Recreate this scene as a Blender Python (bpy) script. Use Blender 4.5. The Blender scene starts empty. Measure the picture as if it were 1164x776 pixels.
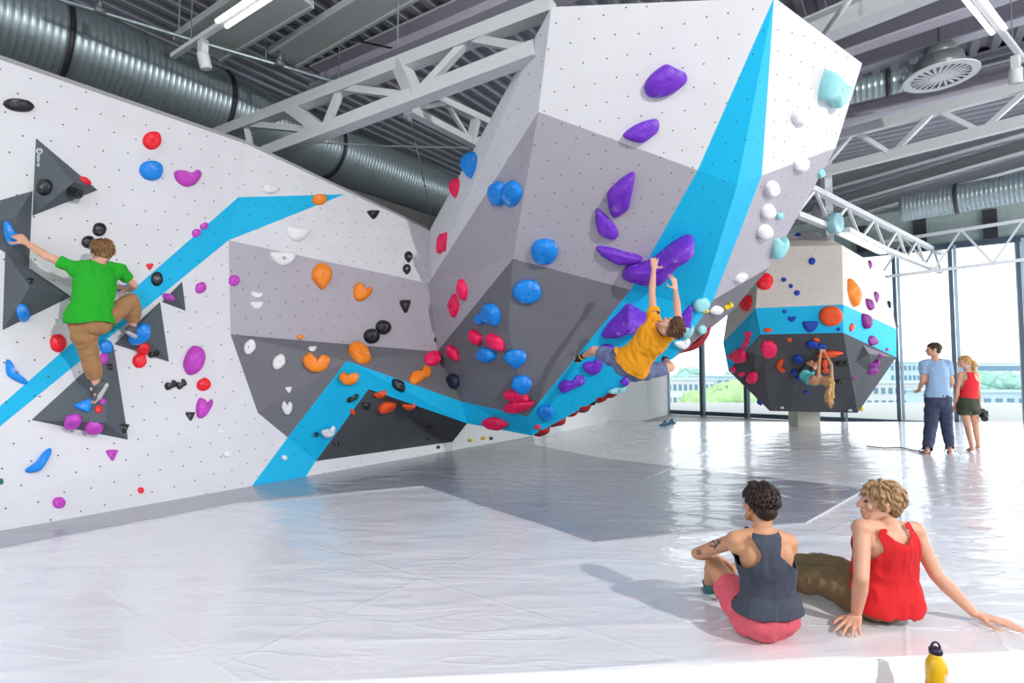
import bpy, bmesh, math, random
from mathutils import Vector, Matrix, noise
from mathutils.bvhtree import BVHTree
random.seed(7)
PI = math.pi
SC = bpy.context.scene
COL = SC.collection

# ---------------------------------------------------------------- camera
H = 1.38
PITCH = math.radians(3.0)
F = 610.0
CT, ST = math.cos(PITCH), math.sin(PITCH)
cam_data = bpy.data.cameras.new('camera')
cam_data.sensor_width = 36.0
cam_data.lens = 36.0 * F / 1164.0
cam_data.clip_end = 500
cam = bpy.data.objects.new('camera', cam_data)
COL.objects.link(cam)
cam.location = (0, 0, H)
cam.rotation_euler = (math.radians(90) + PITCH, 0, 0)
SC.camera = cam

# ---------------------------------------------------------------- exposure, sky, lamps
SC.view_settings.view_transform = 'Standard'
SC.view_settings.look = 'None'
SC.view_settings.exposure = 0.0
SC.view_settings.gamma = 1.0
SC.view_settings.use_curve_mapping = False
w = bpy.data.worlds.new('sky'); SC.world = w; w.use_nodes = True
wn = w.node_tree.nodes['Background']
wn.inputs['Color'].default_value = (0.93, 0.96, 1.0, 1)
wn.inputs['Strength'].default_value = 2.4

def lamp(name, kind, loc, power, size=0.3, color=(1, 1, 1), target=None, **kw):
    d = bpy.data.lights.new(name, kind); d.energy = power; d.color = color
    if kind == 'AREA':
        d.shape = 'DISK'; d.size = size
    elif kind in ('POINT', 'SPOT'):
        d.shadow_soft_size = size
    for k, v in kw.items(): setattr(d, k, v)
    o = bpy.data.objects.new(name, d); COL.objects.link(o); o.location = loc
    if target is not None:
        o.rotation_euler = (Vector(target) - Vector(loc)).to_track_quat('-Z', 'Y').to_euler()
    return o
lamp('flood_lamp', 'SPOT', (5.6, -3.2, 5.4), 2350, 0.10, (1, 0.98, 0.95), (0.6, 5.5, 1.2), spot_size=math.radians(125), spot_blend=0.6)
lamp('flood_lamp', 'SPOT', (-1.5, -2.5, 5.2), 240, 0.14, (0.97, 0.98, 1.0), (-2.5, 6.0, 1.5), spot_size=math.radians(120), spot_blend=0.6)
lamp('side_fill', 'AREA', (16.0, 8.0, 3.3), 550, 5.0, (0.95, 0.98, 1.0), (3.2, 13.5, 1.0))  # unseen fill light, added to brighten the plain wall beyond the boulder

# ---------------------------------------------------------------- pixel -> place
def ray(u, v):
    a = (u - 582.0) / F; b = (388.0 - v) / F
    return Vector((a, CT - b * ST, ST + b * CT))
CAM = Vector((0, 0, H))
def P(u, v, d):                       # point at distance d (along +Y)
    r = ray(u, v); return CAM + r * (d / r.y)
def onz(u, v, z):
    r = ray(u, v); return CAM + r * ((z - H) / r.z)
def onplane(u, v, p, n):
    r = ray(u, v); return CAM + r * ((p - CAM).dot(n) / r.dot(n))
K = 0.972
O = Vector((-1.23 * K, 9.2 * K, 0))   # foot of the climbing wall
E1 = Vector((0.5902, 0.8073, 0)); E2 = Vector((0.8073, -0.5902, 0)); UZ = Vector((0, 0, 1))
def W(u, v, o=0.0): return onplane(u, v, O + E2 * o, E2)
def L(s, r, z): return O + E1 * s + E2 * r + UZ * z     # building axes
def wfoot(u, z=0.0, o=0.0):
    lo, hi = -7.5, 30.0
    for _ in range(60):
        m = (lo + hi) / 2; p = O + E1 * m + E2 * o + UZ * z
        yc = p.y * CT + (p.z - H) * ST
        uu = 582 + F * p.x / yc if yc > 0.05 else -9999
        if uu < u: lo = m
        else: hi = m
    return p
def pl(a, b, c): return (a, (b - a).cross(c - a).normalized())
def onP(u, v, q): return onplane(u, v, q[0], q[1])

# ---------------------------------------------------------------- materials
MATS = {}
def srgb(c):
    return tuple(x / 12.92 if x <= 0.04045 else ((x + 0.055) / 1.055) ** 2.4 for x in c)
def mat(name, rgb, rough=0.5, metal=0.0, lin=False, spec=0.5, coat=0.0, emit=0.0, noise_amt=0.0, noise_scale=8.0, bump=0.0, bump_scale=30.0, dots=False, chalk=0.0):
    if name in MATS: return MATS[name]
    m = bpy.data.materials.new(name); m.use_nodes = True
    nt = m.node_tree; N = nt.nodes; K_ = nt.links; b = N['Principled BSDF']
    c = rgb if lin else srgb(rgb)
    b.inputs['Base Color'].default_value = (*c, 1); b.inputs['Roughness'].default_value = rough
    b.inputs['Metallic'].default_value = metal; b.inputs['Specular IOR Level'].default_value = spec
    b.inputs['Coat Weight'].default_value = coat
    if emit:
        b.inputs['Emission Color'].default_value = (*c, 1); b.inputs['Emission Strength'].default_value = emit
    out = None
    if noise_amt or bump:
        tc = N.new('ShaderNodeTexCoord')
    if noise_amt:
        nz = N.new('ShaderNodeTexNoise'); nz.inputs['Scale'].default_value = noise_scale; nz.inputs['Detail'].default_value = 5
        K_.new(tc.outputs['Object'], nz.inputs['Vector'])
        mr = N.new('ShaderNodeMapRange'); mr.inputs['From Min'].default_value = 0.3; mr.inputs['From Max'].default_value = 0.7
        mr.inputs['To Min'].default_value = 1 - noise_amt; mr.inputs['To Max'].default_value = 1 + noise_amt * 0.6
        K_.new(nz.outputs['Fac'], mr.inputs['Value'])
        vm = N.new('ShaderNodeVectorMath'); vm.operation = 'SCALE'; vm.inputs[0].default_value = c
        K_.new(mr.outputs[0], vm.inputs['Scale']); out = vm.outputs[0]
        K_.new(out, b.inputs['Base Color'])
    if dots:
        uv = N.new('ShaderNodeUVMap')
        def vmath(op, a, bb=None):
            n = N.new('ShaderNodeVectorMath'); n.operation = op
            for i, x in enumerate((a, bb)):
                if x is None: continue
                if isinstance(x, tuple): n.inputs[i].default_value = x
                else: K_.new(x, n.inputs[i])
            return n
        best = None
        for off in ((0.0, 0.0, 0), (0.5, 0.5, 0)):
            sc_ = vmath('MULTIPLY', uv.outputs[0], (1 / 0.20, 1 / 0.36, 0))
            ad = vmath('ADD', sc_.outputs[0], off)
            cell = vmath('FLOOR', ad.outputs[0])
            wn_ = N.new('ShaderNodeTexWhiteNoise'); K_.new(cell.outputs[0], wn_.inputs['Vector'])
            jit = vmath('SUBTRACT', wn_.outputs['Color'], (0.5, 0.5, 0.5))
            jit2 = vmath('MULTIPLY', jit.outputs[0], (0.16, 0.12, 0))
            fr = vmath('FRACTION', ad.outputs[0])
            c0 = vmath('SUBTRACT', fr.outputs[0], (0.5, 0.5, 0))
            c1 = vmath('SUBTRACT', c0.outputs[0], jit2.outputs[0])
            c2 = vmath('MULTIPLY', c1.outputs[0], (0.20, 0.36, 0))
            ln = vmath('LENGTH', c2.outputs[0])
            if best is None: best = ln.outputs['Value']
            else:
                mn = N.new('ShaderNodeMath'); mn.operation = 'MINIMUM'
                K_.new(best, mn.inputs[0]); K_.new(ln.outputs['Value'], mn.inputs[1]); best = mn.outputs[0]
        lt = N.new('ShaderNodeMath'); lt.operation = 'LESS_THAN'; lt.inputs[1].default_value = dots
        K_.new(best, lt.inputs[0])
        mx = N.new('ShaderNodeMix'); mx.data_type = 'RGBA'
        K_.new(lt.outputs[0], mx.inputs['Factor'])
        if out is not None: K_.new(out, mx.inputs[6])
        else: mx.inputs[6].default_value = (*c, 1)
        mx.inputs[7].default_value = (0.05, 0.05, 0.06, 1)
        K_.new(mx.outputs[2], b.inputs['Base Color'])
    if chalk:
        cn = N.new('ShaderNodeTexNoise'); cn.inputs['Scale'].default_value = 11; cn.inputs['Detail'].default_value = 6; cn.inputs['Roughness'].default_value = 0.7
        K_.new(tc.outputs['Object'], cn.inputs['Vector'])
        cr = N.new('ShaderNodeMapRange'); cr.inputs['From Min'].default_value = 0.56; cr.inputs['From Max'].default_value = 0.74; cr.inputs['To Max'].default_value = chalk
        K_.new(cn.outputs['Fac'], cr.inputs['Value'])
        cx_ = N.new('ShaderNodeMix'); cx_.data_type = 'RGBA'; K_.new(cr.outputs[0], cx_.inputs['Factor'])
        if out is not None: K_.new(out, cx_.inputs[6])
        else: cx_.inputs[6].default_value = (*c, 1)
        cx_.inputs[7].default_value = (0.85, 0.87, 0.92, 1); K_.new(cx_.outputs[2], b.inputs['Base Color'])
    if bump:
        nb = N.new('ShaderNodeTexNoise'); nb.inputs['Scale'].default_value = bump_scale; nb.inputs['Detail'].default_value = 4
        K_.new(tc.outputs['Object'], nb.inputs['Vector'])
        bp = N.new('ShaderNodeBump'); bp.inputs['Strength'].default_value = bump; bp.inputs['Distance'].default_value = 0.02
        K_.new(nb.outputs['Fac'], bp.inputs['Height']); K_.new(bp.outputs[0], b.inputs['Normal'])
    MATS[name] = m
    return m
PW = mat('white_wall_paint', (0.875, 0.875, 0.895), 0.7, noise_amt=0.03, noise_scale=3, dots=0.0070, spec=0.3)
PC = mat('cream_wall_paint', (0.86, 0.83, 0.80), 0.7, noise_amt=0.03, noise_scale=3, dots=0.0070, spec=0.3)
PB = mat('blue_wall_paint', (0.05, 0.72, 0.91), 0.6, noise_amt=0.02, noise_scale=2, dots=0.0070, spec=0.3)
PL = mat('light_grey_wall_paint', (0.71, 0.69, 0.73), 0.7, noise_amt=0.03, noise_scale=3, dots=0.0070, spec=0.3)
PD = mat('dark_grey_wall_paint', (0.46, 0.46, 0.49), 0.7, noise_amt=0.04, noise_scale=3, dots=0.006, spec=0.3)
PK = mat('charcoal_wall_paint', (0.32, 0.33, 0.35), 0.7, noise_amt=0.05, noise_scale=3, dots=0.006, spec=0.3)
VG = mat('volume_grey', (0.36, 0.39, 0.42), 0.75, noise_amt=0.08, noise_scale=6, dots=0.006, spec=0.3)
PLAIN = mat('plain_white_paint', (0.96, 0.97, 0.965), 0.7, spec=0.3)
STEEL_W = mat('white_steel', (0.84, 0.85, 0.86), 0.4, noise_amt=0.02)
STEEL_G = mat('grey_steel', (0.50, 0.52, 0.53), 0.4, metal=0.3)
STEEL_D = mat('dark_steel', (0.20, 0.21, 0.23), 0.5, metal=0.3)
GALV = mat('galvanised_steel', (0.64, 0.70, 0.72), 0.36, metal=0.6, noise_amt=0.12, noise_scale=14)
DECK = mat('roof_deck_metal', (0.62, 0.62, 0.66), 0.5, metal=0.15, noise_amt=0.1, noise_scale=1.5)
CONC = mat('concrete_grey', (0.55, 0.55, 0.54), 0.8, noise_amt=0.08, noise_scale=2)
BOLT = mat('bolt_dark', (0.10, 0.10, 0.11), 0.35, metal=0.6)
BOLTL = mat('bolt_bright', (0.85, 0.85, 0.9), 0.3, metal=0.6)
RUB = mat('black_rubber', (0.09, 0.09, 0.10), 0.45, noise_amt=0.1)

# ---------------------------------------------------------------- object helpers
def tag(o, label=None, cat=None, group=None, kind=None):
    if label: o['label'] = label
    if cat: o['category'] = cat
    if group: o['group'] = group
    if kind: o['kind'] = kind
    return o
def empty(name, loc, label, cat, group=None, kind=None):
    o = bpy.data.objects.new(name, None); COL.objects.link(o); o.location = loc; o.empty_display_size = 0.1
    WT[o.name] = Vector(loc)
    return tag(o, label, cat, group, kind)
def link(name, me, m=None, parent=None, smooth=False):
    o = bpy.data.objects.new(name, me); COL.objects.link(o)
    if m is not None and not me.materials:
        me.materials.append(m)
    if smooth:
        for p in me.polygons: p.use_smooth = True
    if parent is not None:
        o.parent = parent; o.matrix_parent_inverse = Matrix.Translation(-parent_world(parent))
    return o
WT = {}
def parent_world(p): return WT.get(p.name, Vector((0, 0, 0)))
class MB:
    """collects shapes, in world space, into one mesh"""
    def __init__(s): s.v = []; s.f = []; s.m = []; s.mi = 0
    def add(s, vs, fs):
        n = len(s.v); s.v += [Vector(x) for x in vs]
        s.f += [tuple(i + n for i in f) for f in fs]; s.m += [s.mi] * len(fs); return s
    def beam(s, p, q, w, h, up=UZ):
        p = Vector(p); q = Vector(q); d = (q - p).normalized(); up = Vector(up)
        x = d.cross(up)
        if x.length < 1e-4: x = d.cross(Vector((1, 0, 0)))
        x.normalize(); y = x.cross(d).normalized(); x = x * (w / 2); y = y * (h / 2)
        vs = [c + a * x + b * y for c in (p, q) for a, b in ((-1, -1), (1, -1), (1, 1), (-1, 1))]
        return s.add(vs, [(3, 2, 1, 0), (4, 5, 6, 7), (0, 1, 5, 4), (1, 2, 6, 5), (2, 3, 7, 6), (3, 0, 4, 7)])
    def box(s, c, dx, dy, dz, X=Vector((1, 0, 0)), Y=Vector((0, 1, 0)), Z=UZ):
        c = Vector(c)
        vs = [c + X * (a * dx / 2) + Y * (b * dy / 2) + Z * (e * dz / 2) for e in (-1, 1) for a, b in ((-1, -1), (1, -1), (1, 1), (-1, 1))]
        return s.add(vs, [(3, 2, 1, 0), (4, 5, 6, 7), (0, 1, 5, 4), (1, 2, 6, 5), (2, 3, 7, 6), (3, 0, 4, 7)])
    def tube(s, pts, rad, n=12, cap=True):
        pts = [Vector(p) for p in pts]
        if not isinstance(rad, (list, tuple)): rad = [rad] * len(pts)
        vs = []; fs = []; px = None
        for i, p in enumerate(pts):
            d = (pts[min(i + 1, len(pts) - 1)] - pts[max(i - 1, 0)])
            d = d.normalized() if d.length > 1e-9 else UZ
            if px is None:
                px = d.cross(UZ)
                if px.length < 1e-3: px = d.cross(Vector((1, 0, 0)))
            px = (px - d * px.dot(d))
            if px.length < 1e-6: px = d.orthogonal()
            px.normalize(); py = d.cross(px)
            for k in range(n):
                t = 2 * PI * k / n; vs.append(p + (px * math.cos(t) + py * math.sin(t)) * rad[i])
        for i in range(len(pts) - 1):
            for k in range(n):
                fs.append((i * n + k, i * n + (k + 1) % n, (i + 1) * n + (k + 1) % n, (i + 1) * n + k))
        if cap:
            fs.append(tuple(reversed(range(n)))); fs.append(tuple(range((len(pts) - 1) * n, len(pts) * n)))
        return s.add(vs, fs)
    def lathe(s, base, prof, n=24, axis=UZ, cap=True):
        base = Vector(base); axis = Vector(axis).normalized()
        x = axis.orthogonal().normalized(); y = axis.cross(x); vs = []; fs = []
        for r, z in prof:
            for k in range(n):
                t = 2 * PI * k / n; vs.append(base + axis * z + (x * math.cos(t) + y * math.sin(t)) * r)
        for i in range(len(prof) - 1):
            for k in range(n):
                fs.append((i * n + k, i * n + (k + 1) % n, (i + 1) * n + (k + 1) % n, (i + 1) * n + k))
        if cap:
            fs.append(tuple(reversed(range(n)))); fs.append(tuple(range((len(prof) - 1) * n, len(prof) * n)))
        return s.add(vs, fs)
    def ell(s, c, r, X=Vector((1, 0, 0)), Y=Vector((0, 1, 0)), Z=UZ, nu=16, nv=10):
        c = Vector(c)
        if not isinstance(r, (tuple, list)): r = (r, r, r)
        vs = [c + Z * r[2]]; fs = []
        for i in range(1, nv):
            th = PI * i / nv
            for k in range(nu):
                ph = 2 * PI * k / nu
                vs.append(c + X * (r[0] * math.sin(th) * math.cos(ph)) + Y * (r[1] * math.sin(th) * math.sin(ph)) + Z * (r[2] * math.cos(th)))
        vs.append(c - Z * r[2]); last = len(vs) - 1
        for k in range(nu):
            fs.append((0, 1 + k, 1 + (k + 1) % nu))
            fs.append((last, last - nu + (k + 1) % nu, last - nu + k))
        for i in range(nv - 2):
            for k in range(nu):
                a = 1 + i * nu + k; b = 1 + i * nu + (k + 1) % nu
                fs.append((a, a + nu, b + nu, b))
        return s.add(vs, fs)
    def cap(s, p, q, r1, r2=None, n=14, round_=True, m=5):
        p = Vector(p); q = Vector(q); r2 = r1 if r2 is None else r2
        d = (q - p); l = d.length
        if l < 1e-6: return s.ell(p, max(r1, r2))
        d /= l; pts = []; rad = []
        if round_:
            for i in range(m): t = PI / 2 * (1 - i / m); pts.append(p - d * r1 * math.sin(t)); rad.append(max(r1 * math.cos(t), 1e-4))
        pts.append(p); rad.append(r1); pts.append(q); rad.append(r2)
        if round_:
            for i in range(1, m + 1): t = PI / 2 * i / m; pts.append(q + d * r2 * math.sin(t)); rad.append(max(r2 * math.cos(t), 1e-4))
        return s.tube(pts, rad, n)
    def prism(s, pts, n, h):
        pts = [Vector(p) for p in pts]; k = len(pts); n = Vector(n) * h
        s.add(pts + [p + n for p in pts], [tuple(reversed(range(k))), tuple(range(k, 2 * k))] + [(i, (i + 1) % k, k + (i + 1) % k, k + i) for i in range(k)])
        return s
    def mesh(s, name='mesh'):
        me = bpy.data.meshes.new(name); me.from_pydata([tuple(v) for v in s.v], [], s.f); me.update(); return me
    def build(s, name, m, parent=None, smooth=False):
        me = s.mesh(name)
        if isinstance(m, (list, tuple)):
            for x in m: me.materials.append(x)
            me.polygons.foreach_set('material_index', s.m)
        else: me.materials.append(m)
        bm = bmesh.new(); bm.from_mesh(me); bmesh.ops.recalc_face_normals(bm, faces=bm.faces)
        bm.to_mesh(me); bm.free()
        return link(name, me, None, parent, smooth)

BV = []     # polygons that holds are fixed to
def facets(name, verts, faces, parent=None, collide=True):
    """faces: (material, [vertex keys]); UVs are metres in each face's own plane"""
    keys = list(verts); idx = {k: i for i, k in enumerate(keys)}
    mats = []; 
    for m, f in faces:
        if m not in mats: mats.append(m)
    me = bpy.data.meshes.new(name)
    me.from_pydata([tuple(verts[k]) for k in keys], [], [tuple(idx[k] for k in f) for m, f in faces])
    for m in mats: me.materials.append(m)
    uvl = me.uv_layers.new(name='UVMap')
    for p, (m, f) in zip(me.polygons, faces):
        p.material_index = mats.index(m)
        pts = [Vector(verts[k]) for k in f]
        n = Vector((0, 0, 0))
        for i in range(len(pts)): n += pts[i].cross(pts[(i + 1) % len(pts)])
        n.normalize()
        vv = UZ - n * n.z
        if vv.length < 0.05: vv = Vector((0, 1, 0)) - n * n.y
        vv.normalize(); uu = vv.cross(n)
        cx, sx = math.cos(0.12), math.sin(0.12)
        for li in p.loop_indices:
            co = me.vertices[me.loops[li].vertex_index].co
            a, b = co.dot(uu), co.dot(vv)
            uvl.data[li].uv = (a * cx - b * sx + 50, a * sx + b * cx + 50)
        if collide:
            c = sum(pts, Vector()) / len(pts)
            for i in range(len(pts)): BV.append((c, pts[i], pts[(i + 1) % len(pts)]))
    me.update()
    return link(name, me, None, parent)
_bvh = [None]
def surf(u, v):
    if _bvh[0] is None:
        vs = []; fs = []
        for t in BV:
            fs.append((len(vs), len(vs) + 1, len(vs) + 2)); vs += list(t)
        _bvh[0] = BVHTree.FromPolygons(vs, fs)
    r = ray(u, v)
    p, n, i, d = _bvh[0].ray_cast(CAM, r.normalized())
    if p is None: return None
    if n.dot(r) > 0: n = -n
    return p, n
# ================================================================ climbing wall on the left
Z = Vector
V = {}
TOPZ = 4.06
def wp(k, u, v, o=0.0): V[k] = W(u, v, o); return V[k]
# left panel: top rim line by height
def ws(s, z, o=0.0): return O + E1 * s + E2 * o + UZ * z
def s_of(p): return (p - O).dot(E1)
wp('foldT', 281, 150); V['foldT'] = ws(s_of(V['foldT']), TOPZ)
wp('apexL', 271, 224); wp('c275', 260, 273); wp('c380', 262, 380); wp('d468', 293, 469, 0.02)
wp('e497', 327, 497); wp('e524', 359, 524)
V['g285'] = wfoot(285); V['g347'] = wfoot(347)
V['TL'] = ws(-8.2, TOPZ); V['GL'] = ws(-8.2, 0)
# blue stripe at far left, along px lines
def lineW(u0, v0, u1, v1, s):
    a = W(u0, v0); b = W(u1, v1); t = (s - s_of(a)) / (s_of(b) - s_of(a)); return a.lerp(b, t)
V['sTL'] = lineW(150, 330, 271, 224, -6.2); V['sBL'] = lineW(194, 330, 0, 507, -6.2)
V['gs'] = ws(-6.2, 0) ; V['ts'] = ws(-6.2, TOPZ)
wp('J0', 488, 262, 0.0); wp('tip', 392, 220.7, 0.02)
wp('J2', 497, 399.5, 0.5); V['J1'] = onP(487, 322, pl(V['c275'], V['c380'], V['J2'])); pU = pl(V['foldT'], V['c275'], V['J1']); V['J0'] = onP(488, 262, pU); V['tip'] = onP(392, 220.7, pU); V['apexL'] = onP(271, 224, pU).lerp(V['apexL'], 0.5); wp('J3', 524, 456, 1.0)
wp('BA', 394, 410, 0.55); wp('BB', 419, 442, 0.78); wp('BC', 531, 481, 1.0)
wp('W5', 514.5, 502); V['g514'] = wfoot(514.5)
V['gR'] = wfoot(622); V['tR'] = Z((V['gR'].x, V['gR'].y, 3.7)); V['t514'] = Z((V['g514'].x, V['g514'].y, 3.7))
V['stA'] = W(388, 221.2)
if V['sBL'].z < 0.02: V['sBL'].z = 0.02
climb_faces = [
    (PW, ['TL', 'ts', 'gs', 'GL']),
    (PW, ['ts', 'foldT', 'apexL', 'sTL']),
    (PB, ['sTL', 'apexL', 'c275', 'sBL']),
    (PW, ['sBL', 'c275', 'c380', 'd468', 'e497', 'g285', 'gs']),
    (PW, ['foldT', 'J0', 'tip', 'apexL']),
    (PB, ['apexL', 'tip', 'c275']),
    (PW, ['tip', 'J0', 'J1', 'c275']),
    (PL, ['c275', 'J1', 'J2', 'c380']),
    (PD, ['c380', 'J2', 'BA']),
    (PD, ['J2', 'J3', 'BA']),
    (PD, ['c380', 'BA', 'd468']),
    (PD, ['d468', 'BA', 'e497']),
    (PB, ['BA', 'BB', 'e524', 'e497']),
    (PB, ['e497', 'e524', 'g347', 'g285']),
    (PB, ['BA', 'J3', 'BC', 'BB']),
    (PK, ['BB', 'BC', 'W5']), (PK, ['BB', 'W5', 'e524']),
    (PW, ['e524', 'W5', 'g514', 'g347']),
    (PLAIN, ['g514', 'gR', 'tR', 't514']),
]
cw = facets('wall_left', V, climb_faces)
tag(cw, 'white climbing wall with a blue zigzag stripe and grey panels', 'climbing wall', kind='structure')
# rim board along the top of the wall
rim = MB()
for a, b in (('TL', 'foldT'), ('foldT', 'J0')):
    p, q = V[a], V[b]
    rim.beam(p - E2 * 0.16 + UZ * 0.02, q - E2 * 0.16 + UZ * 0.02, 0.30, 0.05)
tag(rim.build('trim_1', mat('rim_grey', (0.62, 0.62, 0.62), 0.7)), 'grey board along the top rim of the climbing wall', 'trim', kind='structure')

# ================================================================ big overhanging boulder
B = {}
def q(k, u, v, d): B[k] = P(u, v, d * K); return B[k]
q('A0', 627, 8, 4.75); q('A1', 880, -3, 4.61); q('A2', 980, 72, 5.65)
q('B0', 612, 127, 5.25); q('B1', 838, 210, 5.35)
pA2 = pl(B['A0'], B['A1'], B['B0']); B['B1'] = onP(838, 210, pA2); pass
q('B2', 950, 168, 6.15)
q('C0', 583, 294, 6.45)
pB = pl(B['B0'], B['B1'], B['C0']); B['C1'] = onP(795, 350, pB)
q('C2', 874, 304, 7.1)
q('F0', 605, 495, 7.75)
pC = pl(B['C0'], B['C1'], B['F0'])
def mix(a, b, u):   # point on segment a-b seen at column u
    lo, hi = 0.0, 1.0
    def cu(p): return 582 + F * p.x / (p.y * CT + (p.z - H) * ST)
    s = 1 if cu(b) > cu(a) else -1
    for _ in range(50):
        m = (lo + hi) / 2
        if (cu(a.lerp(b, m)) - u) * s < 0: lo = m
        else: hi = m
    return a.lerp(b, lo)
B['s1'] = mix(B['B0'], B['B1'], 793); B['s2'] = mix(B['B1'], B['B2'], 866)
B['t1'] = mix(B['C0'], B['C1'], 717); B['t2'] = mix(B['C1'], B['C2'], 811)
B['E0'] = onP(600, 473, pC); B['E1'] = onP(766, 407, pC)
B['H'] = P(834, 352, 7.4 * K)
B['D0'] = onP(578, 374, pC)
B['J0'] = V['J0'].copy(); B['J1'] = V['J1'].copy(); B['J2'] = V['J2'].copy(); B['J3'] = V['J3'].copy(); B['BC'] = V['BC'].copy()
B['K1'] = Z((3.6, 8.4, 4.3)); B['K0'] = B['J0'] + Z((0.5, 0.7, 0.0))
B['M'] = Z((1.2, 9.9, 1.35)); B['M2'] = Z((2.6, 9.2, 1.9)); B['BK'] = B['BC'] + Z((0.35, 0.9, 0.9))
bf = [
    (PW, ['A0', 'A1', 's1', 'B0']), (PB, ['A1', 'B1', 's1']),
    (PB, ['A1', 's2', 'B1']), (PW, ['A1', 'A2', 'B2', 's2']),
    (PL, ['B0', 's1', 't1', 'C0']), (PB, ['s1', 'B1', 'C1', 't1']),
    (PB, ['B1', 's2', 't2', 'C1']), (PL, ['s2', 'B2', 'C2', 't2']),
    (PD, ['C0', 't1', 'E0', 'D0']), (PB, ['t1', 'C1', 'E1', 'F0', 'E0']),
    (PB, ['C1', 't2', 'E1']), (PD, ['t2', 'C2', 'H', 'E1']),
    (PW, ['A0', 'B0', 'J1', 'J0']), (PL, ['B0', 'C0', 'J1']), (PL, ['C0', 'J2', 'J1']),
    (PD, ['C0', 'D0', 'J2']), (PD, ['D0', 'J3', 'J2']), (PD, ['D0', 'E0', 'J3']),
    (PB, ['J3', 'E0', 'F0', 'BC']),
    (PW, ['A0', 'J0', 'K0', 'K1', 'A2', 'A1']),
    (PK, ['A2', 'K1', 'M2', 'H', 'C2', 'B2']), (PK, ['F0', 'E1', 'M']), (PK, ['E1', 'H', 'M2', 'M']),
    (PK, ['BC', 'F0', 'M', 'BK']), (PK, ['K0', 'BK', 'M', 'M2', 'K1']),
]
boulder = empty('climbing_boulder', (1.5, 8.5, 0.0), 'huge overhanging climbing boulder in white, greys and a blue stripe, joined to the wall', 'climbing boulder')
bo = facets('panel_shell', B, bf, boulder)

# ================================================================ far boulder
Fb = {}
def fq(k, u, v, d): Fb[k] = P(u, v, d * K)
fq('q', 882, 266, 12.2); fq('r', 930, 264, 12.2); fq('a', 864, 281, 11.0); fq('b', 957, 278.5, 10.6); fq('c', 1004, 306, 12.4)
fq('e', 859, 350, 10.6); fq('f', 958.5, 346, 10.2); fq('g', 1019, 374, 12.0); fq('h', 822, 389, 12.0); fq('i', 836, 302, 12.2)
fq('j', 864.6, 380, 10.7); fq('k', 958.5, 378, 10.3); fq('l', 1019, 406, 11.9); fq('m', 828, 421, 12.0)
fq('n', 875, 467, 12.3); fq('o', 975, 469, 12.1)
fq('hb', 842, 380, 14.4); fq('ib', 868, 300, 14.4); fq('cb', 985, 300, 14.4); fq('gb', 1000, 380, 14.6); fq('lb', 998, 402, 14.6); fq('mb', 850, 418, 14.4); fq('nb', 885, 462, 14.4); fq('ob', 960, 464, 14.4)
ff = [
    (PC, ['q', 'r', 'b', 'a']), (PC, ['a', 'b', 'f', 'e']), (PC, ['b', 'c', 'g', 'f']), (PC, ['a', 'e', 'h', 'i']), (PC, ['q', 'a', 'i']), (PC, ['r', 'c', 'b']),
    (PB, ['e', 'f', 'k', 'j']), (PB, ['f', 'g', 'l', 'k']), (PB, ['e', 'j', 'm', 'h']),
    (PK, ['j', 'k', 'o', 'n']), (PK, ['k', 'l', 'o']), (PK, ['j', 'n', 'm']),
    (PC, ['h', 'hb', 'ib', 'i']), (PC, ['c', 'cb', 'gb', 'g']), (PB, ['g', 'gb', 'lb', 'l']), (PB, ['m', 'mb', 'hb', 'h']),
    (PK, ['n', 'nb', 'mb', 'm']), (PK, ['l', 'lb', 'ob', 'o']), (PK, ['n', 'o', 'ob', 'nb']), (PC, ['q', 'i', 'ib', 'cb', 'c', 'r']),
    (PK, ['hb', 'mb', 'nb', 'ob', 'lb', 'gb', 'cb', 'ib']),
]
far_boulder = empty('climbing_boulder', P(925, 480, 12.6 * K) * 1.0, 'cream, blue and charcoal mushroom-shaped boulder near the windows', 'climbing boulder')
facets('panel_shell', Fb, ff, far_boulder)
pc = P(914, 475, 13.9 * K)
MB().box(Z((pc.x, pc.y, 0.40)), 0.55, 0.45, 0.82).build('support_pillar', mat('pillar_cream', (0.85, 0.84, 0.78), 0.7), far_boulder)

# ================================================================ triangular volumes
def volume(base, apex, lift, label, logo=False, group=None, name='wall_volume'):
    pts = {}
    for i, (u, v) in enumerate(base): pts[i] = W(u, v, 0.004)
    a = W(apex[0], apex[1], lift); pts['a'] = a
    n = len(base)
    for i in range(n): pts['k%d' % i] = pts[i] - E2 * 0.03
    fs = [(VG, [i, (i + 1) % n, 'a']) for i in range(n)]
    # stop the base being open
    fs.append((VG, ['k%d' % i for i in range(n)]))
    fs += [(VG, [i, 'k%d' % i, 'k%d' % ((i + 1) % n), (i + 1) % n]) for i in range(n)]
    root = empty(name, W(*[sum(x) / n for x in zip(*base)]), label, 'climbing volume', group)
    facets('panel_shell', pts, fs, root)
    return root, pts
for base, ap, tri, lab in [([(863, 383), (846, 399), (858, 424), (879, 404)], (858, 402), ('j', 'n', 'm'), 'charcoal wedge volume at the left rim of the far boulder, amid the red holds'),
                    ([(981, 392), (1016, 406), (990, 424), (973, 411)], (988, 402), ('k', 'l', 'o'), 'charcoal wedge volume at the right rim of the far boulder, amid the plum holds')]:
    pq = pl(*[Fb[k] for k in tri]); pts = {i: onP(u, v, pq) for i, (u, v) in enumerate(base)}
    a_ = onP(ap[0], ap[1], pq); pts['a'] = a_ + (CAM - a_).normalized() * 0.30
    root = empty('wall_volume', pts[0], lab, 'climbing volume', 'wedge volumes on the far boulder')
    facets('panel_shell', pts, [(PD if i == 0 else PK, [i, (i + 1) % 4, 'a']) for i in range(4)] + [(PK, [3, 2, 1, 0])], root)
G_ = 'triangular volumes on the white wall'
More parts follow.
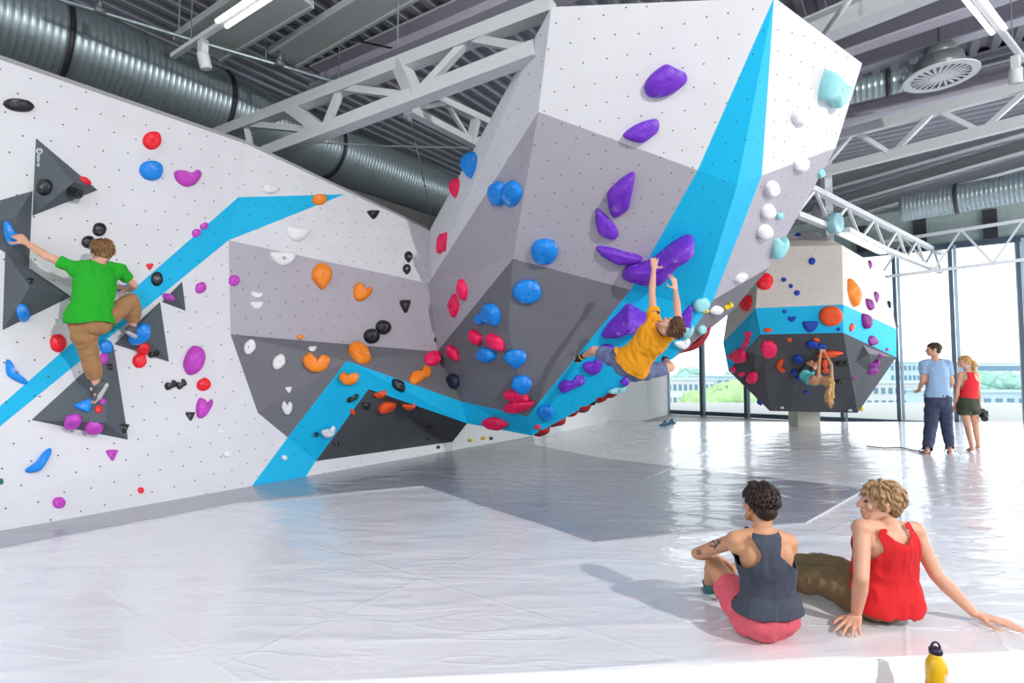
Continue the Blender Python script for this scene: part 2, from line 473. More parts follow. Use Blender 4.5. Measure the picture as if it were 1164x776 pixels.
v1, p1 = volume([(41, 157), (111, 216), (37, 245)], (84, 207), 0.24, 'dark grey triangular volume at the top left, two black holds on its faces', group=G_)
v2, _ = volume([(37, 217), (33, 304), (-34, 262), (-30, 236)], (18, 246), 0.22, "dark grey volume under the green-shirted climber's raised blue hold", group=G_)
v3, _ = volume([(6, 286), (81, 337), (3, 375)], (34, 326), 0.2, 'dark grey triangular volume left of the green shirt, blue hold low on it', group=G_)
v4, _ = volume([(129, 392), (146, 500), (36, 477)], (120, 480), 0.22, 'large dark grey triangular volume below the green-shirted climber with purple holds', group=G_)
v5, _ = volume([(130, 391), (182, 343), (192, 411)], (158, 372), 0.2, "dark grey triangular volume under the climber's bent right leg", group=G_)
v6, _ = volume([(184, 343), (207, 320), (211, 353)], (201, 336), 0.12, 'smallest dark grey triangular volume, right of the blue stripe', group=G_)
# ring mark and tiny upright lettering on the first volume
LOGO = mat('white_print', (0.9, 0.92, 0.93), 0.6)
fa, fb_, fc = p1[0], p1['a'], p1[2]
nn = (fb_ - fa).cross(fc - fa).normalized()
if nn.dot(CAM - fa) < 0: nn = -nn
def onv1(u, v): return onplane(u, v, fa + nn * 0.003, nn)
rg = MB(); c0 = onv1(44.8, 171.5); xx = (onv1(47, 171.5) - c0).normalized(); yy = nn.cross(xx)
rp = [c0 + (xx * math.cos(t) + yy * math.sin(t)) * 0.022 for t in [2 * PI * i / 20 for i in range(21)]]
rg.tube(rp, 0.0045, 6, cap=False); rg.tube([c0 - xx * 0.012 + yy * 0.008, c0 + xx * 0.002, c0 + xx * 0.012 + yy * 0.010], 0.004, 6)
rg.build('printed_mark', LOGO, v1)
tx = MB(); rr = random.Random(3)
for i in range(11):
    if i == 7: continue
    a = onv1(43.6 - i * 0.02, 175.6 + i * 1.3); h = 0.008 + 0.003 * rr.random()
    tx.beam(a - xx * h, a + xx * h, 0.005, 0.003, nn)
    if i % 2: tx.beam(a - xx * h, a - xx * h - yy * 0.007, 0.004, 0.003, nn)
    else: tx.beam(a + xx * h, a + xx * h - yy * 0.007, 0.004, 0.003, nn)
tx.build('printed_lettering', LOGO, v1)
# ================================================================ climbing holds
HC = {
 'blu': mat('hold_blue', (0.02, 0.55, 0.93), 0.55, chalk=0.55, bump=0.25, bump_scale=60, noise_amt=0.08),
 'navy': mat('hold_deep_blue', (0.04, 0.25, 0.68), 0.55, bump=0.25, bump_scale=60),
 'red': mat('hold_red', (0.96, 0.06, 0.16), 0.5, chalk=0.2, bump=0.25, bump_scale=60, noise_amt=0.05),
 'mar': mat('hold_dark_red', (0.62, 0.10, 0.14), 0.5, bump=0.25, bump_scale=60),
 'pnk': mat('hold_pink_red', (1.0, 0.08, 0.38), 0.5, chalk=0.3, bump=0.25, bump_scale=60, noise_amt=0.05),
 'mag': mat('hold_magenta', (0.78, 0.25, 0.76), 0.55, chalk=0.3, bump=0.25, bump_scale=60, noise_amt=0.06),
 'plum': mat('hold_plum', (0.52, 0.05, 0.52), 0.55, bump=0.25, bump_scale=60),
 'pur': mat('hold_purple', (0.45, 0.17, 0.78), 0.5, chalk=0.3, bump=0.2, bump_scale=50, noise_amt=0.06),
 'org': mat('hold_orange', (1.0, 0.55, 0.12), 0.55, chalk=0.4, bump=0.25, bump_scale=60, noise_amt=0.05),
 'verm': mat('hold_vermilion', (0.95, 0.33, 0.10), 0.55, bump=0.25, bump_scale=60),
 'wht': mat('hold_white', (0.93, 0.93, 0.94), 0.5, bump=0.25, bump_scale=60),
 'blk': mat('hold_black', (0.07, 0.07, 0.09), 0.4, chalk=0.35, bump=0.35, bump_scale=50),
 'ind': mat('hold_indigo', (0.12, 0.14, 0.25), 0.45, bump=0.35, bump_scale=50),
 'mnt': mat('hold_mint', (0.60, 0.86, 0.88), 0.5, bump=0.15, bump_scale=40),
 'yel': mat('hold_yellow', (0.95, 0.80, 0.10), 0.5, bump=0.2, bump_scale=60),
 'grn': mat('hold_green', (0.05, 0.42, 0.35), 0.5, bump=0.2, bump_scale=60),
}
def catmull(pts, per):
    n = len(pts); out = []
    for i in range(n):
        p0, p1, p2, p3 = pts[i - 1], pts[i], pts[(i + 1) % n], pts[(i + 2) % n]
        for k in range(per):
            t = k / per
            out.append(tuple(0.5 * ((2 * b) + (-a + c) * t + (2 * a - 5 * b + 4 * c - d) * t * t + (-a + 3 * b - 3 * c + d) * t ** 3) for a, b, c, d in zip(p0, p1, p2, p3)))
    return out
SHAPES = {
 'round': [(0.5, 0.05), (0.32, 0.4), (0, 0.5), (-0.35, 0.38), (-0.5, 0), (-0.33, -0.38), (0, -0.5), (0.36, -0.36)],
 'blob': [(0.5, 0.08), (0.35, 0.42), (-0.05, 0.5), (-0.40, 0.30), (-0.5, -0.12), (-0.22, -0.46), (0.18, -0.48), (0.46, -0.25)],
 'drop': [(0.48, -0.05), (0.42, 0.32), (0.05, 0.5), (-0.36, 0.36), (-0.5, 0.0), (-0.30, -0.26), (0.0, -0.5), (0.26, -0.34)],
 'tri': [(0.5, 0.42), (0.2, 0.48), (-0.3, 0.46), (-0.5, 0.30), (-0.25, -0.18), (-0.02, -0.5), (0.15, -0.42), (0.36, 0.02)],
 'poly': [(0.5, 0.15), (0.26, 0.48), (-0.22, 0.5), (-0.46, 0.24), (-0.5, -0.22), (-0.14, -0.5), (0.24, -0.42), (0.44, -0.2)],
 'half': [(0.5, 0.42), (0.0, 0.46), (-0.5, 0.42), (-0.46, 0.0), (-0.28, -0.34), (0, -0.5), (0.28, -0.34), (0.46, 0.0)],
 'bean': [(0.5, 0.20), (0.34, 0.48), (0.1, 0.26), (-0.18, 0.36), (-0.5, 0.30), (-0.46, -0.14), (-0.12, -0.5), (0.28, -0.36)],
 'leaf': [(0.5, 0.10), (0.22, 0.42), (-0.1, 0.5), (-0.38, 0.30), (-0.5, -0.06), (-0.25, -0.42), (0.1, -0.5), (0.36, -0.30)],
 'eye': [(0.5, 0.0), (0.26, 0.36), (0, 0.5), (-0.26, 0.36), (-0.5, 0.0), (-0.26, -0.36), (0, -0.5), (0.26, -0.36)],
 'notch': [(0.5, 0.28), (0.22, 0.44), (0.06, 0.22), (-0.06, 0.30), (-0.26, 0.5), (-0.5, 0.12), (-0.30, -0.36), (0.05, -0.5), (0.40, -0.26)],
 'heart': [(0.5, 0.30), (0.26, 0.5), (0, 0.30), (-0.26, 0.46), (-0.5, 0.22), (-0.34, -0.14), (0, -0.5), (0.34, -0.14)],
 'bone': [(0.5, 0.24), (0.26, 0.48), (0.05, 0.2), (-0.24, 0.38), (-0.5, 0.12), (-0.44, -0.3), (-0.12, -0.34), (0.1, -0.24), (0.42, -0.2)],
}
def make_hold(label, color, outline, at=None, prot=0.42, cat='climbing hold', group=None, name='climbing_hold', bolt=True, sharp=False, grazing=None, seed=0, face=None):
    """outline: pixel outline of the hold's foot on the surface it is bolted to"""
    us = [p[0] for p in outline]; vs = [p[1] for p in outline]
    cu, cv = ((min(us) + max(us)) / 2, (min(vs) + max(vs)) / 2) if at is None else at
    if face is not None: hit = face
    else: hit = surf(cu, cv)
    if hit is None:
        print('HOLD MISS', label); return None
    p, n = hit
    toc = (CAM - p).normalized(); lim = 0.55
    if n.dot(toc) < lim:
        a = 0.0; m = n
        while m.dot(toc) < lim and a < 5: a += 0.1; m = (n + toc * a).normalized()
    else: m = n
    foot = [onplane(u, v, p, m) for u, v in outline]
    c = sum(foot, Vector()) / len(foot)
    size = sorted([(f - c).length for f in foot]); rad = size[len(size) // 3]
    hgt = min(prot * 2 * rad, 0.34)
    rnd = random.Random(seed); sd = Vector((rnd.random() * 50, rnd.random() * 50, 0))
    nr = 7; N = len(foot); vsx = []; fs = []
    sink = 0.02
    prof = [(1.0, -sink), (1.0, 0.22), (0.93, 0.58), (0.79, 0.80), (0.60, 0.92), (0.38, 0.98), (0.18, 1.0)]
    if sharp: prof = [(1.0, -sink), (0.97, 0.1), (0.80, 0.38), (0.62, 0.60), (0.44, 0.80), (0.25, 0.95), (0.1, 1.0)]
    lean = Vector((0, 0, 0))
    for k, (sc, hh) in enumerate(prof):
        for f in foot:
            h = hh * hgt if k else -sink
            x = c + (f - c) * sc + m * h + lean * hh
            if k > 1:
                d = noise.noise(x * (0.35 / max(rad, 0.02)) + sd) * hgt * 0.50 + (0.5 - abs(noise.noise(x * (0.9 / max(rad, 0.02)) + sd))) * hgt * 0.30
                x += m * d
            vsx.append(x)
    top = c + m * hgt * (0.98 + 0.28 * noise.noise((c + m * hgt) * (0.35 / max(rad, 0.02)) + sd)); vsx.append(top)
    for k in range(nr - 1):
        for i in range(N):
            j = (i + 1) % N; fs.append((k * N + i, k * N + j, (k + 1) * N + j, (k + 1) * N + i))
    for i in range(N): fs.append(((nr - 1) * N + i, (nr - 1) * N + (i + 1) % N, len(vsx) - 1))
    fs.append(tuple(reversed(range(N))))
    me = bpy.data.meshes.new(name); me.from_pydata([tuple(v - p) for v in vsx], [], fs)
    bm = bmesh.new(); bm.from_mesh(me); bmesh.ops.recalc_face_normals(bm, faces=bm.faces); bm.to_mesh(me); bm.free()
    me.materials.append(HC[color])
    for f in me.polygons: f.use_smooth = not sharp
    o = bpy.data.objects.new(name, me); COL.objects.link(o); o.location = p
    tag(o, label, cat, group)
    if bolt and rad > 0.035:
        b = MB(); r = min(0.011, rad * 0.16); tp = top - m * 0.004
        ax = m
        b.lathe(tp - p, [(r * 1.7, -0.01), (r * 1.7, 0.003), (r * 1.2, 0.005), (r * 0.9, 0.0)], 12, ax)
        bb = b.mesh('bolt'); bb.materials.append(BOLTL if color in ('blk', 'ind') else BOLT)
        bo_ = bpy.data.objects.new('bolt', bb); COL.objects.link(bo_); bo_.parent = o
    return o
def outl(shape, u, v, w_, h_, rot=0.0):
    c = catmull(SHAPES[shape], 4); t = math.radians(rot); o = []
    for x, y in c:
        x *= w_; y *= h_
        o.append((u + x * math.cos(t) + y * math.sin(t), v + x * math.sin(t) - y * math.cos(t)))
    return o
GW = 'holds on the white wall'; GZ = 'holds on the grey wall panels'; GB = 'holds on the big boulder'; GF = 'holds on the far boulder'
# color, u, v, w, h, rot, shape, label
T = []
def hs(group, rows, prot=0.32):
    for r in rows: T.append((group, prot, r))
hs(GW, [
 ('blk', 21, 120, 36, 14, 8, 'round', 'wide flat black oval hold high at the left, above the triangular volumes'),
 ('red', 172, 160, 20, 20, 0, 'blob', 'faceted red hold high on the white wall under the big duct'),
 ('blu', 171, 194, 26, 22, 15, 'blob', 'round blue hold right under the high faceted red one'),
 ('mag', 213, 202, 30, 20, 5, 'bean', 'magenta boot-shaped hold right of the high blue hold'),
 ('blk', 113, 261, 15, 15, 0, 'poly', "upper of two black holds above the green-shirted climber's head"),
 ('blk', 100, 275, 15, 14, 0, 'blob', "lower of two black holds above the green-shirted climber's head"),
 ('red', 122, 277, 11, 8, 0, 'round', "small red hold peeking out behind the green-shirted climber's hair"),
 ('red', 170, 303, 8, 8, 0, 'heart', 'tiny red heart-shaped hold above the blue stripe'),
 ('blk', 178, 317, 13, 16, 0, 'blob', 'black hold bolted on the blue stripe right of the green-shirted climber'),
 ('mag', 223, 265, 10, 9, -30, 'poly', 'lower of two tiny magenta holds at the upper edge of the blue stripe'),
 ('mag', 232, 257, 10, 7, -30, 'poly', 'upper of two tiny magenta holds at the upper edge of the blue stripe'),
 ('blu', 141, 327, 20, 11, -10, 'bean', "blue hold under the green-shirted climber's right hand"),
 ('red', 66, 390, 18, 20, -20, 'poly', 'round red hold left of the green-shirted climber above the blue stripe'),
 ('mag', 228, 327, 12, 14, 40, 'leaf', 'small magenta hold on white wall right of the smallest volume'),
 ('mag', 266, 319, 12, 12, 0, 'poly', 'small magenta hold at the left edge of the light grey panel'),
 ('mag', 220, 410, 21, 33, 15, 'poly', 'tall magenta block hold low on the white wall'),
 ('blk', 194, 438, 14, 12, -15, 'bone', 'left one of two knobbly black holds under the tall magenta block'),
 ('blk', 206, 437, 12, 12, -25, 'bone', 'right one of two knobbly black holds under the tall magenta block'),
 ('red', 231, 437, 16, 14, -20, 'blob', 'red hold beside two knobbly black holds'),
 ('mag', 231, 463, 17, 26, 20, 'bean', 'curved magenta hold below the red one, right of the volumes'),
 ('blk', 216, 473, 11, 10, 0, 'tri', 'black wedge hold beside the curved magenta hold'),
 ('mag', 127, 517, 14, 13, 0, 'tri', 'small magenta wedge hold below the largest triangular volume'),
 ('red', 160, 557, 7, 7, 0, 'round', 'tiny round red hold near the foot of the white wall'),
 ('mag', 67, 571, 15, 13, 0, 'round', 'round magenta hold lowest on the white wall'),
 ('grn', 1, 547, 6, 7, 0, 'round', 'tiny green hold at the far left near the mat'),
 ('wht', 250, 490, 8, 6, 0, 'blob', 'tiny white hold on white wall, upper of the pair left of the blue leg'),
 ('wht', 258, 516, 9, 7, 0, 'blob', 'tiny white hold on white wall, lower of the pair left of the blue leg'),
 ('wht', 323, 520, 6, 6, 0, 'round', 'tiny white hold on the lower blue leg of the stripe'),
 ('red', 112, 465, 8, 9, 0, 'round', "tiny red hold under the green-shirted climber's left shoe"),
])
hs('holds on the triangular volumes', [
 ('blk', 51, 213, 17, 18, 0, 'poly', 'left black hold with bright bolt on the topmost triangular volume'),
 ('blk', 84, 216, 16, 16, 40, 'poly', 'right black hold on the lower face of the topmost triangular volume'),
 ('red', 96, 206, 16, 6, 33, 'eye', 'thin red hold on the slanted edge of the topmost triangular volume'),
 ('blu', 25, 355, 13, 20, -5, 'blob', 'blue hold on the triangular volume left of the green shirt'),
 ('blk', 34, 320, 8, 8, 0, 'tri', 'tiny black hold on the triangular volume left of the green shirt'),
 ('blu', 97, 462, 24, 14, -20, 'tri', "blue foothold under the green-shirted climber's left shoe"),
 ('mag', 83, 479, 20, 13, -10, 'poly', 'left magenta hold on the bottom face of the largest triangular volume'),
 ('mag', 107, 485, 21, 13, 5, 'poly', 'middle magenta hold on the bottom face of the largest triangular volume'),
 ('mag', 117, 456, 7, 7, 0, 'poly', "tiny magenta hold beside the green-shirted climber's left shoe"),
 ('mag', 118, 408, 10, 13, 10, 'poly', "magenta hold beside the climber's tan trouser knee"),
 ('blk', 125, 417, 7, 7, 0, 'blob', 'tiny black hold high on the largest triangular volume'),
 ('blk', 121, 438, 5, 6, 0, 'blob', 'tiny black hold in the middle of the largest triangular volume'),
 ('blk', 140, 487, 9, 11, 0, 'tri', 'black hold in the right corner of the largest triangular volume'),
 ('blu', 120, 394, 15, 16, 0, 'round', 'blue hold above the top of the largest triangular volume'),
 ('blu', 159, 380, 28, 18, -30, 'poly', "blue foothold under the green-shirted climber's right shoe"),
 ('red', 163, 396, 14, 13, 0, 'poly', 'upper red hold below the blue foothold'),
 ('red', 158, 410, 15, 16, 0, 'blob', 'lower red hold below the blue foothold'),
 ('blk', 175, 402, 13, 8, -10, 'bone', 'black knobbly hold at the bottom edge of the volume under the bent leg'),
 ('mag', 192, 338, 12, 6, 5, 'poly', 'tiny magenta hold on the smallest triangular volume'),
])
hs(GZ, [
 ('wht', 307, 215, 18, 11, 0, 'round', 'round white hold just above the tip of the blue stripe'),
 ('wht', 337, 266, 26, 17, 10, 'half', 'half-moon white hold on the upper white panel'),
 ('wht', 321, 294, 28, 16, 3, 'half', 'half-moon white hold on top edge of the light grey panel'),
 ('org', 363, 227, 16, 12, 0, 'poly', 'small orange hold on the pointed tip of the blue stripe'),
 ('blk', 424, 244, 14, 10, 0, 'tri', 'black wedge hold near the top rim of the wall'),
 ('org', 365, 314, 22, 30, 0, 'drop', 'tall orange hold on the light grey panel'),
 ('org', 411, 332, 20, 22, 30, 'bean', 'orange kidney hold in the middle of the light grey panel'),
 ('wht', 292, 335, 14, 8, 10, 'bean', 'upper of two small white crescent holds on the light grey panel'),
 ('wht', 292, 347, 14, 9, 0, 'half', 'lower of two small white crescent holds on the light grey panel'),
 ('blk', 464, 292, 9, 13, 0, 'drop', 'upper of two small black holds above the light grey panel'),
 ('blk', 462, 306, 9, 12, 0, 'drop', 'lower of two small black holds above the light grey panel'),
 ('blk', 460, 348, 12, 15, 0, 'tri', 'single black hold near the right end of the light grey panel'),
 ('blk', 422, 382, 18, 17, -10, 'round', 'lower left of two touching black rock holds on the light grey panel'),
 ('blk', 435, 372, 17, 16, 30, 'round', 'upper right of two touching black rock holds on the light grey panel'),
 ('org', 341, 383, 7, 6, 0, 'round', 'tiny orange hold on the edge between light and dark grey'),
 ('blk', 495, 386, 4, 6, 0, 'eye', 'tiny black hold at the inner corner by the boulder'),
 ('wht', 284, 394, 13, 18, 25, 'leaf', 'upper left white half-moon hold on the dark grey panel'),
 ('wht', 317, 411, 14, 19, 30, 'leaf', 'second white half-moon hold on the dark grey panel'),
 ('wht', 355, 397, 9, 5, 0, 'half', 'tiny white hold above the large orange hold'),
 ('org', 359, 412, 31, 22, 5, 'notch', 'large notched orange hold on the dark grey panel'),
 ('org', 408, 403, 29, 18, 35, 'leaf', 'orange hold just above the peak of the blue band'),
 ('wht', 328, 443, 8, 7, 0, 'tri', 'tiny white wedge hold on the dark grey fold'),
 ('wht', 326, 463, 12, 15, 0, 'notch', 'white knob hold low on the dark grey panel'),
 ('org', 397, 430, 22, 15, 0, 'notch', 'notched orange hold on the blue band below its peak'),
 ('blk', 401, 453, 14, 7, -20, 'bone', 'black hold on the inner edge of the blue leg'),
 ('blk', 416, 461, 10, 7, 0, 'tri', 'black hold on the charcoal underside beside the blue leg'),
 ('verm', 401, 468, 5, 5, 0, 'round', 'tiny orange hold on the edge of the blue leg'),
 ('wht', 374, 491, 16, 12, -15, 'bean', 'white hold on the blue leg of the stripe'),
 ('blk', 360, 494, 5, 4, 0, 'round', 'tiny black hold left of the white hold on the blue leg'),
 ('blk', 382, 503, 6, 5, 0, 'round', 'tiny black hold at the charcoal edge near the mat'),
 ('org', 477, 428, 24, 19, -20, 'bone', 'orange block hold on dark grey above the blue band'),
 ('pnk', 491, 408, 18, 16, 0, 'round', 'round pink hold at the corner between wall and boulder'),
 ('blk', 453, 438, 19, 11, 50, 'eye', 'long black hold slanting across the blue band'),
 ('verm', 432, 448, 14, 6, 0, 'half', 'small vermilion hold at the lower edge of the blue band'),
 ('verm', 440, 461, 24, 11, -25, 'leaf', 'long vermilion hold on the charcoal underside'),
 ('verm', 465, 461, 15, 6, 5, 'half', 'vermilion hold half hidden below the blue band'),
 ('ind', 489, 484, 6, 5, 0, 'round', 'tiny blue-black hold on the charcoal underside'),
 ('ind', 486, 498, 6, 3, 0, 'round', 'tiny blue-black hold lowest on the charcoal underside'),
 ('blk', 498, 508, 4, 4, 0, 'round', 'tiny black hold on the white kickboard strip'),
 ('yel', 534, 500, 5, 4, 0, 'round', 'left one of the tiny yellow holds low on the white wall'),
 ('yel', 549, 498, 5, 4, 0, 'round', 'right one of the tiny yellow holds low on the white wall'),
 ('blk', 558, 498, 4, 4, 0, 'round', 'tiny black hold beside the tiny yellow ones'),
])
hs(GB, [
 ('blu', 538, 188, 20, 31, 0, 'drop', "blue horn hold at the top of the boulder's left rim"),
 ('pnk', 520, 214, 12, 23, 0, 'drop', "pink hold on the boulder's left rim under the blue horn"),
 ('blu', 567, 220, 18, 28, 0, 'blob', "left one of two blue holds on the boulder's shaded side"),
 ('blu', 583, 220, 22, 30, 10, 'leaf', "right one of two blue holds on the boulder's shaded side"),
 ('pnk', 505, 278, 13, 32, 12, 'bone', 'long pink hold at the edge where white meets grey on the shaded side'),
 ('pnk', 527, 329, 11, 25, -8, 'eye', 'upper of two slim pink holds on the light grey shaded side'),
 ('pnk', 517, 347, 12, 27, 3, 'eye', 'lower of two slim pink holds on the light grey shaded side'),
 ('blu', 559, 358, 22, 28, -30, 'drop', 'blue horn hold on the dark grey shaded side'),
 ('blu', 547, 362, 11, 13, 0, 'round', 'small blue knob touching the blue horn hold'),
 ('pnk', 542, 383, 12, 21, -32, 'eye', 'left one of two oval pink holds on dark grey'),
 ('pnk', 564, 389, 15, 24, -35, 'eye', 'right one of two oval pink holds on dark grey'),
 ('pnk', 516, 401, 12, 21, -32, 'eye', 'oval pink hold near the inner corner of boulder and wall'),
 ('blu', 554, 403, 19, 17, 20, 'round', 'round blue hold under the pair of oval pink holds'),
 ('blu', 586, 407, 26, 21, 0, 'drop', 'blue hold on the front edge, chalk white in its middle'),
 ('ind', 517, 432, 12, 17, -25, 'leaf', 'dark blue-black hold above the blue band'),
 ('blu', 593, 437, 24, 22, 0, 'drop', 'blue hold above the stacked pink ones near the bottom'),
 ('pnk', 587, 450, 30, 12, 15, 'leaf', 'pink hold directly under the low blue hold'),
 ('pnk', 590, 461, 35, 13, -8, 'leaf', 'wide pink hold just above the blue band'),
 ('pnk', 563, 481, 30, 13, 6, 'leaf', 'wide pink hold on the blue band near its bottom'),
 ('blu', 620, 468, 18, 17, 20, 'blob', 'blue hold on the blue band near the bottom tip'),
 ('pnk', 611, 485, 8, 5, 0, 'round', 'tiny pink hold at the bottom tip of the boulder'),
 ('blu', 619, 285, 31, 28, 0, 'round', 'large round blue hold on the light grey front'),
 ('blu', 599, 331, 32, 27, 0, 'blob', 'large blue hold just below the large round one'),
 ('pur', 650, 436, 31, 17, -15, 'bone', 'dark purple hold on the lower blue band, lowest of the purple ones'),
 ('pur', 675, 415, 24, 18, -20, 'bean', "purple hold under the yellow-shirted climber's thigh"),
 ('pur', 690, 399, 20, 17, 0, 'round', "purple hold behind the yellow-shirted climber's shorts"),
 ('wht', 908, 133, 18, 19, -30, 'blob', 'white hold on the right white face below the mint one'),
 ('wht', 910, 187, 19, 15, -25, 'leaf', 'white hold at the top of the light grey right face'),
 ('wht', 876, 214, 17, 18, -20, 'blob', 'topmost of three white holds in a column by the blue stripe'),
 ('wht', 872, 240, 17, 17, -20, 'blob', 'middle one of three white holds in a column by the blue stripe'),
 ('wht', 868, 263, 17, 17, -20, 'blob', 'lowest of three white holds in a column by the blue stripe'),
 ('mnt', 884, 280, 17, 28, 15, 'bean', 'tall mint hold at the right rim over the far boulder'),
 ('mnt', 933, 197, 9, 11, 10, 'eye', 'small pale blue hold on the rim of the light grey right face'),
 ('mnt', 886, 245, 8, 8, 0, 'blob', 'tiny pale blue hold beside the three white ones'),
 ('wht', 841, 315, 17, 10, -20, 'leaf', 'white hold low on the light grey right face'),
 ('wht', 813, 352, 16, 10, -10, 'leaf', 'white hold with a yellow hold beside it, low right on the boulder'),
 ('yel', 828, 348, 11, 7, -20, 'bone', 'yellow hold beside the low white one at the right edge'),
 ('mnt', 797, 346, 19, 13, -45, 'leaf', 'pale mint hold beneath the blue stripe right of the raised bare hand'),
 ('yel', 801, 353, 9, 5, -10, 'round', 'tiny yellow hold beneath the pale mint one'),
 ('mnt', 797, 374, 11, 9, -40, 'leaf', 'small pale mint hold above the red volume'),
 ('wht', 776, 390, 17, 11, -20, 'bean', "white hold between the yellow-shirted climber's hair and the red volume"),
 ('mnt', 781, 376, 14, 16, 10, 'bean', "pale mint hold right of the yellow-shirted climber's hair"),
])
hs(GF, [
 ('navy', 907, 268, 7, 5, 0, 'round', 'blue hold at the very top of the far boulder'),
 ('navy', 923, 297, 8, 8, 0, 'round', 'single blue hold in the middle of the cream front'),
 ('navy', 891, 318, 6, 5, 0, 'round', 'top one of three tiny blue holds in a slanting row'),
 ('navy', 899, 325, 5, 5, 0, 'round', 'middle one of three tiny blue holds in a slanting row'),
 ('navy', 906, 333, 7, 6, 0, 'round', 'bottom one of three tiny blue holds in a slanting row'),
 ('red', 869, 320, 20, 19, 0, 'round', 'big round red hold on the cream front of the far boulder'),
 ('red', 850, 345, 15, 18, 0, 'poly', 'red hold at the left corner above the blue ring'),
 ('org', 967, 333, 14, 33, -8, 'eye', 'tall orange oval hold on the cream right side'),
 ('plum', 988, 301, 5, 11, 0, 'eye', 'topmost tiny plum hold on the cream right side'),
 ('plum', 994, 338, 7, 13, -10, 'leaf', 'right one of two plum holds on the cream right side'),
 ('plum', 986, 346, 9, 15, -30, 'leaf', 'left one of two plum holds on the cream right side'),
 ('plum', 982, 365, 12, 18, -15, 'leaf', 'plum hold on the blue ring under the pair of plum ones'),
 ('plum', 990, 387, 14, 11, 30, 'leaf', 'plum hold at the lower edge of the blue ring'),
 ('plum', 1007, 397, 6, 4, 0, 'round', 'tiny plum hold low at the right end of the blue ring'),
 ('plum', 1000, 404, 8, 4, 10, 'round', 'tiny plum hold on the charcoal rim at the right'),
 ('plum', 993, 413, 15, 8, -20, 'bean', 'upper one of two plum holds under the right rim'),
 ('plum', 991, 421, 13, 8, -10, 'leaf', 'lower one of two plum holds under the right rim'),
 ('navy', 892, 354, 5, 4, 0, 'round', 'tiny blue hold at the top of the blue ring'),
 ('navy', 900, 362, 9, 7, 0, 'bean', 'small blue hold on the blue ring left of the bigger one'),
 ('navy', 921, 371, 17, 13, 0, 'half', 'blue half-bowl hold on the blue ring'),
 ('navy', 953, 374, 5, 4, 0, 'round', 'tiny blue hold right of the orange disc'),
 ('verm', 944, 359, 27, 23, 0, 'round', 'big orange disc hold on the blue ring'),
 ('verm', 967, 372, 6, 10, 15, 'eye', 'small orange hold around the corner of the blue ring'),
 ('verm', 873, 375, 10, 5, 0, 'round', 'small flat orange hold low on the left of the blue ring'),
 ('verm', 897, 386, 6, 4, 0, 'round', 'left tiny orange hold at the top of the charcoal underside'),
 ('verm', 928, 386, 8, 4, 10, 'round', 'right tiny orange hold at the top of the charcoal underside'),
 ('pnk', 873, 396, 20, 19, 0, 'round', 'big round red hold on the charcoal underside'),
 ('pnk', 851, 380, 7, 8, 0, 'round', 'topmost of three small red knobs in a chain on the far boulder'),
 ('pnk', 850, 387, 6, 7, 0, 'round', 'middle one of three small red knobs in a chain on the far boulder'),
 ('pnk', 847, 392, 6, 7, 0, 'round', 'lowest of three small red knobs in a chain on the far boulder'),
 ('pnk', 841, 404, 15, 17, 0, 'blob', 'big red hold at the left corner of the far boulder'),
 ('pnk', 831, 405, 5, 7, 0, 'round', 'tiny red knob left of the big red corner hold'),
 ('pnk', 833, 420, 6, 7, 0, 'round', 'red knob at the far left bottom rim'),
 ('pnk', 843, 425, 8, 5, 0, 'round', 'flat red hold on the bottom rim between two others'),
 ('pnk', 855, 428, 13, 12, 0, 'blob', 'lowest red hold on the charcoal underside'),
 ('verm', 943, 402, 31, 6, -5, 'eye', "long flat orange hold behind the hanging climber's arms"),
 ('verm', 937, 413, 7, 9, 0, 'round', "upper orange hold between the hanging climber's arms"),
 ('verm', 938, 421, 8, 5, 0, 'round', "lower orange hold between the hanging climber's arms"),
 ('navy', 934, 394, 12, 5, 0, 'poly', "blue hold gripped by the hanging climber's hands"),
 ('navy', 923, 391, 13, 8, 0, 'round', "blue hold left of the hanging climber's hands"),
 ('navy', 907, 408, 11, 8, 0, 'round', 'blue hold right of the orange crescent'),
 ('navy', 904, 423, 9, 6, 0, 'round', "blue hold at the hanging climber's foot"),
 ('navy', 909, 429, 10, 5, 0, 'round', 'small blue hold just under the hanging foot'),
 ('navy', 917, 446, 5, 3, 0, 'round', 'tiny blue hold below the teal top'),
 ('blk', 958, 413, 16, 7, 0, 'bone', 'black hold on the underside right of the hanging climber'),
 ('blk', 954, 434, 13, 4, -5, 'eye', 'thin black hold right of the hanging ponytail'),
 ('plum', 970, 429, 6, 3, 0, 'round', 'tiny plum hold on the charcoal underside'),
 ('wht', 889, 463, 4, 2, 0, 'round', 'tiny white mark hold at the bottom left edge of the charcoal underside'),
 ('wht', 966, 466, 5, 2, 0, 'round', 'tiny white mark hold at the bottom right edge of the charcoal underside'),
], 0.3)
for i, (g, prot, r) in enumerate(T):
    c, u, v, w_, h_, rot, shp, lab = r
    make_hold(lab, c, outl(shp, u, v, w_, h_, rot), (u, v), prot, group=g, seed=i)
def big(color, pts, label, group=GB, prot=0.28, per=5, sharp=False, at=None, name='climbing_hold', bolt=True, face=None):
    return make_hold(label, color, catmull(pts, per), at, prot, group=group, seed=len(label), sharp=sharp, name=name, bolt=bolt, face=face)
big('verm', [(890, 408), (885, 410), (882, 415), (884, 420), (889, 423), (893, 421), (889, 418), (887, 415), (888, 411)], 'orange crescent hold on the charcoal underside', GF, prot=0.25, bolt=False)
big('blu', [(5, 252), (12, 254), (18, 264), (26, 270), (24, 277), (12, 278), (6, 268)], "blue hold gripped by the green-shirted climber's left hand", GW)
big('blu', [(7, 409), (13, 411), (17, 421), (31, 433), (28, 437), (14, 431), (7, 424)], 'blue teardrop hold at the left above the blue stripe', GW)
